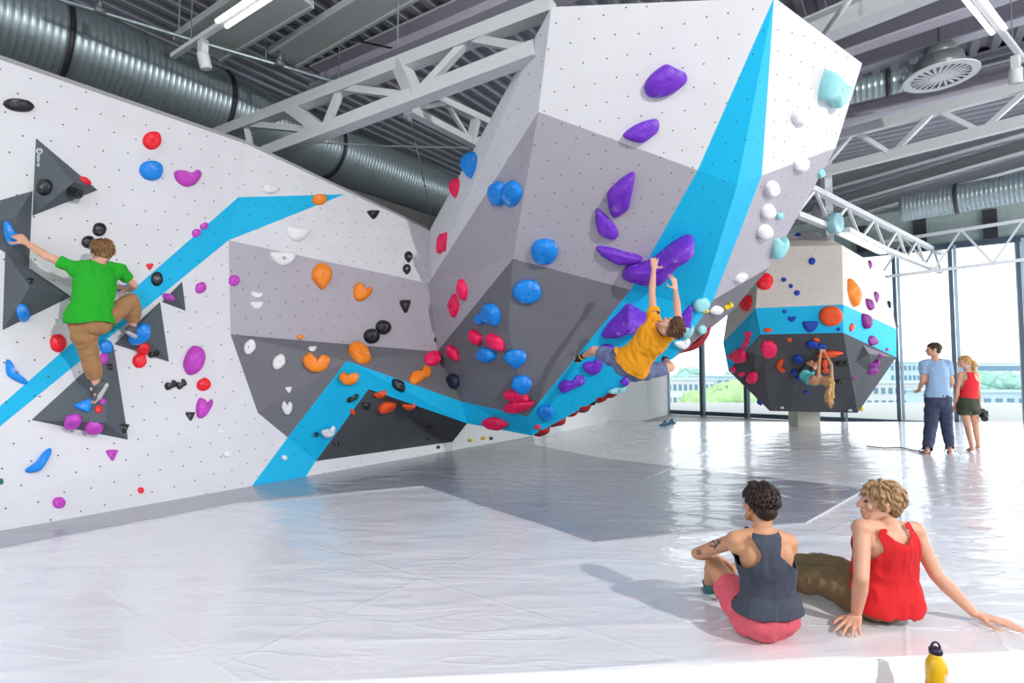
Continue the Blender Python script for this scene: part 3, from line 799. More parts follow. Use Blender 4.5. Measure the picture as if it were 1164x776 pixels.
big('blu', [(57, 509), (58, 514), (52, 525), (44, 535), (31, 537), (29, 533), (40, 525), (50, 513)], 'long curved blue hold lowest on the left', GW)
big('pur', [(758, 73), (769, 78), (779, 83), (780, 93), (770, 102), (755, 110), (738, 110), (732, 100), (737, 88), (748, 78)], 'big purple hold highest on the white front face')
big('pur', [(745, 135), (749, 141), (747, 150), (735, 159), (726, 162), (713, 158), (708, 154), (714, 147), (728, 139)], 'second purple hold from the top on the white front face')
big('pur', [(720, 195), (721, 203), (717, 225), (714, 237), (703, 245), (695, 244), (690, 225), (693, 215), (708, 201)], 'tall pointed purple hold on the light grey front face')
big('pur', [(678, 237), (684, 240), (697, 253), (703, 264), (700, 270), (692, 270), (681, 264), (677, 252)], 'purple hold left below the tall pointed one')
big('pur', [(678, 280), (690, 280), (713, 286), (727, 290), (729, 295), (708, 299), (698, 297), (682, 288)], "flat long purple hold just left of the yellow-shirted climber's hand")
big('pur', [(708, 308), (716, 299), (731, 297), (745, 290), (765, 274), (782, 266), (788, 271), (786, 279), (768, 295), (752, 314), (742, 319), (720, 318), (709, 315)], 'largest purple hold, gripped by the climber in the yellow shirt', prot=0.40)
big('pur', [(713, 344), (722, 348), (742, 362), (735, 372), (712, 380), (692, 384), (683, 381), (690, 368), (704, 354)], 'purple wedge volume left of the yellow shirt', sharp=True, prot=0.5)
big('pur', [(786, 346), (787, 358), (784, 370), (778, 373), (773, 370), (773, 361), (778, 353)], "purple hold at the right of the yellow-shirted climber's head")
big('mnt', [(937, 79), (944, 83), (956, 95), (962, 99), (959, 110), (953, 119), (947, 123), (940, 115), (930, 112), (930, 98), (933, 88)], 'large scooped mint hold on the white right face', prot=0.22)
# pieces on the hidden underside, seen past the edge
def edgept(t, off):     # along the bottom edge of the boulder F0 -> E1
    p = B['F0'].lerp(B['E1'], t); return p + off
en = (B['M'] - B['E1']).cross(B['F0'] - B['E1']).normalized()
if en.z > 0: en = -en
edir = (B['E1'] - B['F0']).normalized()
for i, (t, r, lab) in enumerate([(0.06, 0.16, 'dark red hold nearest the bottom tip under the boulder edge'), (0.185, 0.15, 'second dark red hold from the bottom tip under the boulder edge'),
        (0.30, 0.10, 'small dark red hold between two larger ones under the boulder edge'), (0.38, 0.15, 'fourth dark red hold from the bottom tip under the boulder edge'), (0.50, 0.13, 'fifth dark red hold from the bottom tip under the boulder edge'),
        (0.58, 0.14, 'uppermost dark red hold of the row under the boulder edge'), (0.445, 0.06, 'small black hold below the row of dark red ones'), (0.63, 0.07, 'black hold at the upper end of the dark red row')]):
    inw = en.cross(edir); inw = inw if inw.dot(B['M'] - B['F0']) > 0 else -inw
    c = edgept(t, inw * (r * 0.75) - en * 0.02)
    pr = MB(); rnd = random.Random(i)
    pr.ell(Z((0, 0, 0)), (r, r * 0.8, r * (0.75 if i < 6 else 1.3)), edir, inw, en)
    me = pr.mesh('hold')
    for vtx in me.vertices:
        x = vtx.co; vtx.co = x * (1 + 0.25 * noise.noise(x * 9 + Z((i * 3.3, 0, 0))))
    o = link('climbing_hold', me, HC['mar'] if i < 6 else HC['blk'], None, True); o.location = c
    tag(o, lab, 'climbing hold', 'holds under the boulder edge')
# red volume right of the climber: thick curved slab under the edge
crv = [(806, 366), (804, 378), (797, 390), (782, 398), (762, 403), (764, 399), (780, 391), (790, 384), (799, 373)]
fp = (P(785, 388, 7.3 * K), (Z((0.25, -1, -0.5))).normalized())
make_hold('red curved volume at the lower right edge of the big boulder', 'mar', catmull(crv, 4), None, 0.3, 'climbing volume', None, 'wall_volume', False, face=fp)
fp2 = (P(703, 441, 7.25 * K), (Z((0.1, -1, -0.5))).normalized())
make_hold("mint foothold under the yellow-shirted climber's hip at the boulder edge", 'mnt', catmull([(691, 445), (700, 441), (708, 440), (712, 435), (711, 443), (705, 446), (696, 447)], 4), None, 0.4, group=GB, face=fp2)
fp3 = (P(711, 432, 7.2 * K), (Z((0.1, -1, -0.5))).normalized())
make_hold('small purple hold on top of the mint foothold', 'pur', catmull([(705, 434), (710, 428), (714, 430), (714, 435), (710, 438)], 4), None, 0.4, group=GB, face=fp3)
# small holds on the far boulder's outline
for (u, v, d, r, cc, lab) in [(1010, 346, 12.0, 0.06, 'blk', 'upper dark hold on the right outline of the far boulder'), (1017, 371, 12.1, 0.07, 'blk', 'lower dark hold on the right outline of the far boulder'),
        (864, 456, 12.3, 0.07, 'navy', 'blue hold on the bottom left outline of the far boulder'), (978, 463, 12.2, 0.06, 'yel', 'yellow hold on the bottom right outline of the far boulder')]:
    pr = MB(); pr.ell(Z((0, 0, 0)), (r, r, r * 1.3)); me = pr.mesh('hold')
    for vtx in me.vertices: vtx.co = vtx.co * (1 + 0.3 * noise.noise(vtx.co * 20 + Z((u, 0, 0))))
    o = link('climbing_hold', me, HC[cc], None, True); o.location = P(u, v, d * K); tag(o, lab, 'climbing hold', GF)
# ================================================================ floor, mats, sheets
def conc(name, poly, z0, z1, m, label=None, cat=None, kind=None):
    b = MB(); b.prism([Z((x, y, z0)) for x, y in poly], UZ, z1 - z0); o = b.build(name, m); tag(o, label, cat, None, kind); return o
FL = mat('concrete_floor', (0.62, 0.62, 0.61), 0.5, noise_amt=0.06, noise_scale=2)
conc('floor', [(-14, -6), (24, -6), (24, 26), (-14, 26)], -0.5, -0.2, FL, 'pale concrete floor slab beneath the mats', 'floor', 'structure')
def fx(u, v, z=0.0): p = onz(u, v, z); return (p.x, p.y)
eR, eL = fx(1164, 739), fx(500, 768)
dx, dy = eR[0] - eL[0], eR[1] - eL[1]
pR = (eR[0] + dx * 4, eR[1] + dy * 4); pL = (eL[0] - dx * 4, eL[1] - dy * 4)
yf = 14.3
wl = lambda s: (O + E1 * s)
w0, w1 = wl(-12), wl(4.3)
matm = mat('mat_vinyl_grey', (0.56, 0.57, 0.61), 0.42, noise_amt=0.10, noise_scale=5, bump=0.4, bump_scale=12)
mat_poly = [pL, pR, (18, 4.0), (18, yf), (4.2, yf), (w1.x, w1.y), (w0.x, w0.y)]
conc('crash_mat', mat_poly, -0.2, -0.012, matm, 'thick grey crash mat covering the floor of the hall', 'mat')

def sheet_mat(name, rgb, rough, bump):
    m = bpy.data.materials.new(name); m.use_nodes = True; nt = m.node_tree; N = nt.nodes; Lk = nt.links; b = N['Principled BSDF']
    tc = N.new('ShaderNodeTexCoord')
    b.inputs['Base Color'].default_value = (*srgb(rgb), 1); b.inputs['Coat Weight'].default_value = 0.6; b.inputs['Coat Roughness'].default_value = 0.08
    mp = N.new('ShaderNodeMapping'); mp.inputs['Scale'].default_value = (1.0, 3.2, 1.0); mp.inputs['Rotation'].default_value = (0, 0, 0.12)
    Lk.new(tc.outputs['Object'], mp.inputs['Vector'])
    n1 = N.new('ShaderNodeTexNoise'); n1.inputs['Scale'].default_value = 0.8; n1.inputs['Detail'].default_value = 4; n1.inputs['Roughness'].default_value = 0.5; n1.inputs['Distortion'].default_value = 1.2
    Lk.new(mp.outputs[0], n1.inputs['Vector'])
    # sharp creases: ridged noise
    n2 = N.new('ShaderNodeTexNoise'); n2.inputs['Scale'].default_value = 0.9; n2.inputs['Detail'].default_value = 3; n2.inputs['Distortion'].default_value = 0.8
    Lk.new(mp.outputs[0], n2.inputs['Vector'])
    s1 = N.new('ShaderNodeMath'); s1.operation = 'SUBTRACT'; s1.inputs[1].default_value = 0.5; Lk.new(n2.outputs['Fac'], s1.inputs[0])
    s2 = N.new('ShaderNodeMath'); s2.operation = 'ABSOLUTE'; Lk.new(s1.outputs[0], s2.inputs[0])
    s3 = N.new('ShaderNodeMapRange'); s3.inputs['From Max'].default_value = 0.035; s3.inputs['To Min'].default_value = 1; s3.inputs['To Max'].default_value = 0; Lk.new(s2.outputs[0], s3.inputs['Value'])
    # straight fold lines on a 1 m grid
    mp2 = N.new('ShaderNodeMapping'); mp2.inputs['Rotation'].default_value = (0, 0, -0.95); Lk.new(tc.outputs['Object'], mp2.inputs['Vector'])
    sx = N.new('ShaderNodeSeparateXYZ'); Lk.new(mp2.outputs[0], sx.inputs[0]); folds = []
    for ax, per in (('X', 1.3), ('Y', 2.6)):
        f = N.new('ShaderNodeMath'); f.operation = 'PINGPONG'; f.inputs[1].default_value = per / 2; Lk.new(sx.outputs[ax], f.inputs[0])
        g = N.new('ShaderNodeMapRange'); g.inputs['From Max'].default_value = 0.018; g.inputs['To Min'].default_value = 1; g.inputs['To Max'].default_value = 0; Lk.new(f.outputs[0], g.inputs['Value']); folds.append(g)
    a1 = N.new('ShaderNodeMath'); a1.operation = 'MULTIPLY_ADD'; a1.inputs[1].default_value = 0.16; Lk.new(s3.outputs[0], a1.inputs[0]); Lk.new(n1.outputs['Fac'], a1.inputs[2])
    a2 = N.new('ShaderNodeMath'); a2.operation = 'MAXIMUM'; Lk.new(folds[0].outputs[0], a2.inputs[0]); Lk.new(folds[1].outputs[0], a2.inputs[1])
    a3 = N.new('ShaderNodeMath'); a3.operation = 'MULTIPLY_ADD'; a3.inputs[1].default_value = 0.16; Lk.new(a2.outputs[0], a3.inputs[0]); Lk.new(a1.outputs[0], a3.inputs[2])
    bp = N.new('ShaderNodeBump'); bp.inputs['Strength'].default_value = bump; bp.inputs['Distance'].default_value = 0.05
    Lk.new(a3.outputs[0], bp.inputs['Height']); Lk.new(bp.outputs[0], b.inputs['Normal']); Lk.new(bp.outputs[0], b.inputs['Coat Normal'])
    mr = N.new('ShaderNodeMapRange'); mr.inputs['To Min'].default_value = rough * 0.7; mr.inputs['To Max'].default_value = rough * 1.4; Lk.new(n1.outputs['Fac'], mr.inputs['Value']); Lk.new(mr.outputs[0], b.inputs['Roughness'])
    return m
SHEET = sheet_mat('plastic_sheet', (0.92, 0.92, 0.94), 0.28, 0.24)
GREYM = sheet_mat('grey_layer_surface', (0.60, 0.61, 0.65), 0.36, 0.35)
# white plastic sheet laid over the mats, with real low creases
def sheet_z(x, y):
    p = Z((x * 0.9 + y * 0.25, y * 2.4 - x * 0.3, 0))
    return 0.006 * (1 - min(1, abs(noise.noise(p)) * 7)) + 0.004 * noise.noise(p * 0.7 + Z((9, 0, 0)))
bm = bmesh.new(); nx, ny = 220, 200; gv = {}
ex = Z((dx, dy, 0)).normalized()
def edge_y(x): return eL[1] + (x - eL[0]) * dy / dx
wnx = lambda y: O.x + (y - O.y) * (E1.x / E1.y)      # wall foot x at y
for j in range(ny + 1):
    tj = (j / ny) ** 1.6
    for i in range(nx + 1):
        ti = i / nx
        y_ = None
        x0 = -7.0 + 24.0 * ti
        y_ = edge_y(x0) + (yf - edge_y(x0)) * tj
        gv[i, j] = bm.verts.new((x0, y_, 0.0 + (sheet_z(x0, y_) if j > 1 else 0.0)))
for j in range(ny):
    for i in range(nx):
        q4 = [gv[i, j], gv[i + 1, j], gv[i + 1, j + 1], gv[i, j + 1]]
        c = sum((v.co for v in q4), Vector()) / 4
        if (c - O).dot(E2) > -0.25: bm.faces.new(q4)
# front hem hanging down over the mat edge
hem = [bm.verts.new((gv[i, 0].co.x - 0.01, gv[i, 0].co.y - 0.03, -0.19)) for i in range(nx + 1)]
mid = [bm.verts.new((gv[i, 0].co.x, gv[i, 0].co.y - 0.022, -0.015)) for i in range(nx + 1)]
for i in range(nx):
    bm.faces.new([gv[i + 1, 0], gv[i, 0], mid[i], mid[i + 1]]); bm.faces.new([mid[i + 1], mid[i], hem[i], hem[i + 1]])
for v in [v for v in bm.verts if not v.link_faces]: bm.verts.remove(v)
me = bpy.data.meshes.new('plastic_sheet'); bm.to_mesh(me); bm.free()
tag(link('plastic_sheet', me, SHEET, None, True), 'glossy white plastic sheet spread wrinkled over the mats', 'plastic sheet')
# thin grey polygon laid over the white sheet, out from the wall foot
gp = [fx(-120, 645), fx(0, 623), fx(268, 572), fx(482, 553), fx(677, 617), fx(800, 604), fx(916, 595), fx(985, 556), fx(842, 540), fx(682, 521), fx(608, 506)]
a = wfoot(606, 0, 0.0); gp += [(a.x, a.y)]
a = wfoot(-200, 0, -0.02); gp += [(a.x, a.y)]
conc('grey_floor_layer', gp, 0.0, 0.014, GREYM, 'thin grey textured layer along the foot of the wall and under the boulder', 'mat cover')

# ================================================================ window wall
SW = 13.2
FR = mat('window_frame_dark', (0.30, 0.36, 0.42), 0.4, metal=0.4)
FRL = mat('window_frame_light', (0.62, 0.72, 0.78), 0.35, metal=0.5)
gl = bpy.data.materials.new('window_glass'); gl.use_nodes = True
nt = gl.node_tree; nt.nodes.clear()
o_ = nt.nodes.new('ShaderNodeOutputMaterial'); t_ = nt.nodes.new('ShaderNodeBsdfTransparent'); g_ = nt.nodes.new('ShaderNodeBsdfGlossy'); x_ = nt.nodes.new('ShaderNodeMixShader'); f_ = nt.nodes.new('ShaderNodeFresnel')
t_.inputs['Color'].default_value = (0.95, 0.98, 0.98, 1); g_.inputs['Roughness'].default_value = 0.02; f_.inputs['IOR'].default_value = 1.3
nt.links.new(f_.outputs[0], x_.inputs[0]); nt.links.new(t_.outputs[0], x_.inputs[1]); nt.links.new(g_.outputs[0], x_.inputs[2]); nt.links.new(x_.outputs[0], o_.inputs['Surface'])
wo = P(1088, 478, 14.9 * K); wdir = (P(797, 478, 18.9 * K) - wo); wdir.z = 0; wdir.normalize(); wn3 = Z((wdir.y, -wdir.x, 0))
if wn3.dot(CAM - wo) < 0: wn3 = -wn3
def onw(u, v): return onplane(u, v, wo, wn3)
def wcol(u): p = onw(u, 418); return Z((p.x, p.y, 0))
WTOP = 4.75
posts = [757, 797, 847, 900, 956, 1020, 1085, 1163, 1255]
prev = None
for i, u in enumerate(posts):
    p = wcol(u)
    if prev is not None:
        root = empty('window_%d' % i, (prev + p) / 2 + UZ * -0.2, 'tall clear window pane between two slim mullions', 'window', None, 'structure')
        b = MB(); b.beam(prev + UZ * -0.2, prev + UZ * WTOP, 0.09, 0.16, wn3); b.build('window_frame', FR, root)
        b = MB(); b.beam(prev + wdir * -0.10 + UZ * -0.2 + wn3 * 0.02, prev + wdir * -0.10 + UZ * WTOP + wn3 * 0.02, 0.07, 0.12, wn3); b.build('window_frame', FRL, root)
        b = MB(); b.beam(prev + UZ * -0.1, p + UZ * -0.1, 0.14, 0.14); b.beam(prev + UZ * WTOP, p + UZ * WTOP, 0.14, 0.16); b.build('window_rail', FR, root)
        b = MB(); b.beam((prev + UZ * 2.3), (p + UZ * 2.3), 0.012, 2 * 2.34); b.build('window_pane', gl, root)
    prev = p
# wall band above the windows
b = MB(); a0, a1 = wcol(700), wcol(1290)
b.beam(a0 + UZ * 5.35 - wn3 * 0.1, a1 + UZ * 5.35 - wn3 * 0.1, 0.2, 1.1)
tag(b.build('wall_far', mat('band_grey', (0.58, 0.64, 0.63), 0.7, noise_amt=0.1)), 'grey panel band above the tall windows', 'wall', kind='structure')
b = MB()
for u in (1052, 1133, 1215, 985): c = wcol(u); b.beam(c + UZ * 4.85 + wn3 * 0.03, c + UZ * 5.6 + wn3 * 0.03, 0.28, 0.08, wn3)
tag(b.build('trim_2', STEEL_D), 'dark steel uprights on the band above the windows', 'trim', kind='structure')
# plain white wall between boulder and windows
cA = Z((V['gR'].x - 0.1, V['gR'].y - 0.1, 0)); cB = wcol(757)
b = MB(); b.beam(cA + UZ * 2.4, cB + UZ * 2.4, 0.15, 5.2)
tag(b.build('wall_back', PLAIN), 'plain white wall between the boulder and the windows', 'wall', kind='structure')
# building wall behind the duct
b = MB(); b.beam(L(-9, -3.2, 3.1), L(14, -3.2, 3.1), 0.25, 6.6)
tag(b.build('wall_behind', mat('building_wall_dark', (0.42, 0.42, 0.43), 0.8, noise_amt=0.15, noise_scale=1)), 'dark grey building wall behind the big duct', 'wall', kind='structure')
b = MB()
for s in [-6.5 + 1.15 * k for k in range(16)]:
    b.box(L(s, -3.03, 5.55), 0.75, 0.06, 0.7, E1, E2)
tag(b.build('trim_3', mat('light_panel_board', (0.72, 0.72, 0.76), 0.7)), 'light grey boards on the building wall behind the duct', 'trim', kind='structure')
# back of the climbing wall (closes the rear)
b = MB(); b.beam(ws(-8.2, 2.0, -0.9), ws(0.5, 2.0, -0.9), 0.05, 3.6)
tag(b.build('trim_4', mat('back_board', (0.35, 0.33, 0.30), 0.8)), 'backing boards behind the climbing wall', 'trim', kind='structure')

# ================================================================ roof deck
RZ = 6.25
def deck(name, s0, s1, r0, r1, along, label, amp=0.07, per=0.25):
    b = MB(); vs = []; fs = []; prof = []
    a0, a1 = (r0, r1) if along == 's' else (s0, s1)
    t = a0
    while t < a1:
        prof += [(t, 0), (t + per * 0.35, 0), (t + per * 0.5, amp), (t + per * 0.85, amp)]; t += per
    for x, z in prof:
        for e in ((s0, s1) if along == 's' else (r0, r1)):
            vs.append(L(e, x, RZ + z) if along == 's' else L(x, e, RZ + z))
    for i in range(len(prof) - 1): fs.append((2 * i, 2 * i + 1, 2 * i + 3, 2 * i + 2))
    b.add(vs, fs); o = b.build(name, DECK); tag(o, label, 'ceiling', kind='structure'); return o
b = MB(); b.box(L(2.7, 5.85, RZ + 0.2), 24.0, 18.6, 0.16, E1, E2); tag(b.build('ceiling', DECK), 'roof slab above the metal deck', 'ceiling', kind='structure')
deck('ceiling', -9, 4.2, -3.3, 15, 's', 'corrugated grey metal roof deck over the climbing walls')
deck('ceiling', 4.2, 14.5, -3.3, 15, 'r', 'corrugated grey metal roof deck near the windows')

b = MB(); b.box(Z((4, -5.6, 3.0)), 32, 0.2, 6.6); b.box(Z((-11.5, 0, 3.0)), 0.2, 24, 6.6); tag(b.build('wall_rear', PLAIN), 'plain white walls closing the near end of the hall', 'wall', kind='structure')
# ================================================================ roof steelwork
def bpart(name, root, p, q_, w_, h_, m=STEEL_W, up=UZ):
    b = MB(); b.beam(p, q_, w_, h_, up); return b.build(name, m, root)
def truss(label, lo0, lo1, hi0, hi1, n, cw_=0.13, dw=0.06, verts=True, m=STEEL_W, group='roof trusses', tw=0.12, phase=0):
    root = empty('roof_truss', (lo0 + lo1) / 2, label, 'truss', group)
    bpart('bottom_chord', root, lo0, lo1, tw, cw_, m); bpart('top_chord', root, hi0, hi1, tw, cw_, m)
    for i in range(n):
        t0, t1 = i / n, (i + 1) / n
        if (i + phase) % 2 == 0: a, b_ = lo0.lerp(lo1, t0), hi0.lerp(hi1, t1)
        else: a, b_ = hi0.lerp(hi1, t0), lo0.lerp(lo1, t1)
        bpart('diagonal', root, a, b_, dw, dw, m)
        if verts and i % 2 == 0 and i > 0: bpart('upright', root, lo0.lerp(lo1, t0), hi0.lerp(hi1, t0), tw, dw * 2, m)
    return root
zl, zh = 4.42, 4.92
truss('white steel truss running from the wall rim up behind the big boulder', onz(288, 180, zl), onz(611, 57.5, zl), onz(236, 158, zh), onz(628, 8, zh), 6, 0.15, 0.08, tw=0.16)
truss('pale truss in the dark behind the boulder rim, under the first truss', onz(465, 125, 4.6), onz(590, 190, 4.6), onz(470, 100, 4.95), onz(600, 160, 4.95), 4, 0.09, 0.05)
truss('white truss crossing the ceiling right of the big boulder', onz(930, 197, 5.0), onz(1240, 118, 5.0), onz(930, 160, 5.5), onz(1240, 78, 5.5), 6, 0.16, 0.07, False, phase=0)
truss('white lattice truss running from the far boulder to the windows', onz(905, 243, 4.2), onz(1070, 309, 4.2), onz(905, 205, 4.72), onz(1070, 288, 4.72), 12, 0.10, 0.05, False)
wt0, wt1 = onw(1000, 317) + wn3 * 0.3, onw(1200, 292.5) + wn3 * 0.3
truss('slim truss running along the top of the tall windows', wt0, wt1, wt0 + UZ * 1.0, wt1 + UZ * 1.0, 6, 0.08, 0.05, False, tw=0.08)
def gird(u0, v0, u1, v1, z, w_, h_, label, m=STEEL_W, ext=0.0):
    p, q_ = onz(u0, v0, z), onz(u1, v1, z); d = (q_ - p).normalized()
    b = MB(); p = p - d * ext; q_ = q_ + d * ext
    b.beam(p, q_, w_, 0.03); b.beam(p + UZ * h_, q_ + UZ * h_, w_, 0.03); b.beam(p + UZ * h_ / 2, q_ + UZ * h_ / 2, 0.03, h_)
    return tag(b.build('roof_beam', m), label, 'roof beam', 'roof beams')
DKB = mat('beam_grey', (0.74, 0.73, 0.78), 0.5, noise_amt=0.05)
gird(941, 42, 1075, -12, 5.75, 0.28, 0.3, 'white roof beam closest to the apex of the big boulder', STEEL_W, 2)
gird(963, 60, 1115, 8, 5.75, 0.22, 0.3, 'white roof beam right above the long round duct', DKB, 1.5)
gird(972, 82, 1164, 22, 5.8, 0.22, 0.3, 'grey roof beam passing above the round diffuser', DKB, 1.5)
gird(966, 140, 1164, 98, 5.7, 0.5, 0.3, 'broad grey roof beam just below the round diffuser', DKB, 1.5)
for k, (v0, v1) in enumerate([(214, 152), (232, 172), (246, 190), (257, 204)]):
    gird(945 + 10 * k, v0, 1164, v1, 5.9, 0.20, 0.22, ['first grey roof joist behind the crossing truss', 'second grey roof joist behind the crossing truss', 'third grey roof joist behind the crossing truss', 'fourth grey roof joist, the closest to the windows'][k], mat('joist_grey', (0.70, 0.71, 0.72), 0.5), 3)
gird(470, 60, 640, -10, 5.9, 0.45, 0.3, 'wide grey-green roof girder above the wall truss', DKB, 2)
# flat ceiling panels (radiant boards) at left
def board(u0, v0, u1, v1, z, w_, label):
    p, q_ = onz(u0, v0, z), onz(u1, v1, z)
    b = MB(); b.beam(p, q_, w_, 0.05); b.beam(p + (q_ - p).cross(UZ).normalized() * w_ * 0.5, q_ + (q_ - p).cross(UZ).normalized() * w_ * 0.5, 0.04, 0.10)
    b.beam(p - (q_ - p).cross(UZ).normalized() * w_ * 0.5, q_ - (q_ - p).cross(UZ).normalized() * w_ * 0.5, 0.04, 0.10)
    return tag(b.build('ceiling_panel', mat('radiant_panel', (0.74, 0.77, 0.76), 0.5)), label, 'ceiling panel', 'long panels under the roof')
board(225, 55, 330, -12, 5.9, 0.62, 'pale grey ceiling panel above the hanging track light on the left')
board(322, 66, 470, -22, 5.9, 0.42, 'long narrow white ceiling panel over the wall truss')
# ================================================================ ducts
def duct(label, p, q_, r, rings, name='air_duct', group='round ventilation ducts'):
    d = (q_ - p); l = d.length; d.normalize(); b = MB(); prof = []; z = 0; rib = 0.075
    while z < l:
        prof += [(r, z), (r, z + rib * 0.62), (r + 0.007, z + rib * 0.76), (r + 0.007, z + rib * 0.86)]; z += rib
    b.lathe(p, prof, 44, d)
    root = empty(name, (p + q_) / 2, label, 'duct', group)
    b.build('duct_shell', GALV, root, True)
    for t in rings:
        c = p + d * (l * t); m = MB(); m.lathe(c, [(r + 0.016, -0.03), (r + 0.035, -0.028), (r + 0.035, 0.028), (r + 0.016, 0.03)], 44, d)
        m.build('clamp_band', STEEL_D, root, True)
    return root
dz = 5.75
dp, dq = onz(100, 62, dz), onz(505, 222, dz); dd = (dq - dp).normalized()
dl = dd.normalized()
p_, q2 = dp - dl * 4.2, dq + dl * 1.8; LL = (q2 - p_).length
def tof(u):
    lo, hi = 0, 1
    for _ in range(40):
        m = (lo + hi) / 2; x = p_.lerp(q2, m); yc = x.y * CT + (x.z - H) * ST
        uu = 582 + F * x.x / yc if yc > 0.1 else -9999
        if uu < u: lo = m
        else: hi = m
    return lo
duct('huge ribbed galvanised duct running above the climbing wall', p_, q2, 0.56, [tof(66), tof(247), tof(372)])
duct('ribbed galvanised duct in front of the window band', onz(1025, 237, 5.1), onz(1164, 212, 5.1) + (onz(1164, 212, 5.1) - onz(1025, 237, 5.1)) * 0.6, 0.30, [0.3])
duct('short ribbed duct leading to the round diffuser', onz(955, 108, 5.6), onz(1048, 85, 5.6), 0.17, [0.6])
# round swirl diffuser
dc = onz(1069, 88, 5.35)
root = empty('round_diffuser', dc, 'round white swirl diffuser hanging under the roof', 'air diffuser')
b = MB(); b.lathe(dc, [(0.33, 0.0), (0.42, 0.0), (0.42, 0.02), (0.33, 0.02), (0.33, 0.0)], 40, cap=False); b.lathe(dc, [(0.001, 0.0), (0.12, 0.0), (0.12, 0.02), (0.001, 0.02)], 30)
for k in range(24):
    t = 2 * PI * k / 24; a = Z((math.cos(t), math.sin(t), 0)); bb = Z((math.cos(t + 0.18), math.sin(t + 0.18), 0))
    b.beam(dc + a * 0.12 + UZ * 0.01, dc + bb * 0.34 + UZ * 0.01, 0.030, 0.012)
b.build('swirl_plate', STEEL_W, root)
b = MB(); b.lathe(dc, [(0.001, 0.022), (0.335, 0.022), (0.335, 0.03), (0.001, 0.03)], 32); b.build('dark_backing', STEEL_D, root)
b = MB(); b.lathe(dc, [(0.30, 0.02), (0.26, 0.26)], 32); b.lathe(dc, [(0.18, 0.26), (0.18, 0.4)], 24); b.build('plenum_box', STEEL_G, root, True)
b = MB(); b.tube([dc + UZ * 0.45, dc + UZ * 0.9], 0.01); b.build('hanger_rod', STEEL_G, root)
# dark coil box beside the far truss, pale blue round pipe end
c1 = P(953, 253, 10.6 * K)
root = empty('pipe_elbow', c1, 'pale blue round duct end beside the lattice truss', 'duct end')
ax = Z((0.55, -0.8, -0.05)).normalized()
b = MB(); b.lathe(c1, [(0.0, 0.02), (0.19, 0.02), (0.20, 0.0), (0.20, -0.15), (0.17, -0.17)], 28, ax); b.build('end_cap', mat('cap_pale_blue', (0.62, 0.80, 0.84), 0.4), root, True)
b = MB(); b.tube([c1 - ax * 0.1, P(935, 246, 11.4 * K), P(930, 240, 12.4 * K)], 0.13, 16); b.build('pipe', STEEL_W, root, True)
# long white tube lamp under the lattice truss
pa, pb = onz(958, 262, 4.15), onz(1004, 285, 4.15)
root = empty('strip_light', (pa + pb) / 2, 'white strip lamp housing slung under the lattice truss', 'strip light')
b = MB(); b.beam(pa, pb, 0.26, 0.10); b.build('housing', STEEL_W, root)
b = MB(); b.beam(pa - UZ * 0.06, pb - UZ * 0.06, 0.12, 0.03); b.build('tube', mat('lamp_glow', (1, 1, 1), 0.4, emit=1.5), root)
# support post rising from far boulder to the truss
b = MB(); p = P(941, 262, 11.6 * K); b.beam(Z((p.x, p.y, 3.9)), Z((p.x, p.y, 6.2)), 0.16, 0.16); tag(b.build('steel_post', STEEL_W), 'white steel post standing above the far boulder', 'post')

# ================================================================ track lights
GLOW = mat('tube_glow', (1.0, 0.98, 0.97), 0.3, emit=2.6)
def track(label, u0, v0, u1, v1, z, ut, vt, us, vs_, lab_side=1):
    p, q_ = onz(u0, v0, z), onz(u1, v1, z); d = (q_ - p).normalized(); side = d.cross(UZ).normalized()
    root = empty('track_light', (p + q_) / 2, label, 'track light', 'track lights hanging from the roof')
    b = MB(); b.beam(p, q_ + d * 1.0, 0.05, 0.05); b.build('track_rail', STEEL_W, root)
    t0 = onz(ut, vt, z)
    for e in (-1, 1):
        b = MB(); b.tube([t0 + side * 0.05 * e - UZ * 0.03, t0 + d * 1.6 + side * 0.05 * e - UZ * 0.03], 0.022, 10); b.build('lamp_tube', GLOW, root, True)
    s = onz(us, vs_, z)
    h = empty('spot', s, None, None); 
    b = MB(); b.beam(s - UZ * 0.02, s - UZ * 0.17, 0.07, 0.10, d); b.build('spot_adapter', STEEL_W, root)
    bpy.data.objects.remove(h)
    k = s - UZ * 0.17; dn = (Z((0.15, 0.25, -1))).normalized()
    b = MB(); b.lathe(k - dn * 0.02, [(0.02, 0.0), (0.055, 0.01), (0.062, 0.03), (0.062, 0.17), (0.056, 0.18), (0.05, 0.15)], 24, dn); b.build('spot_head', STEEL_W, root, True)
    for t in (0.25, 0.9):
        b = MB(); c = p.lerp(q_, t); b.tube([c, Z((c.x, c.y, RZ))], 0.006, 6); b.build('hanger_rod', STEEL_G, root)
track('track light with one white spot hanging left in front of the big duct', 196, 64, 290, 2, 5.0, 252, 24, 231, 44)
track('track light with one white spot hanging at the right edge of the ceiling', 1164, 68, 1105, -8, 5.0, 1135, 32, 1154, 62)
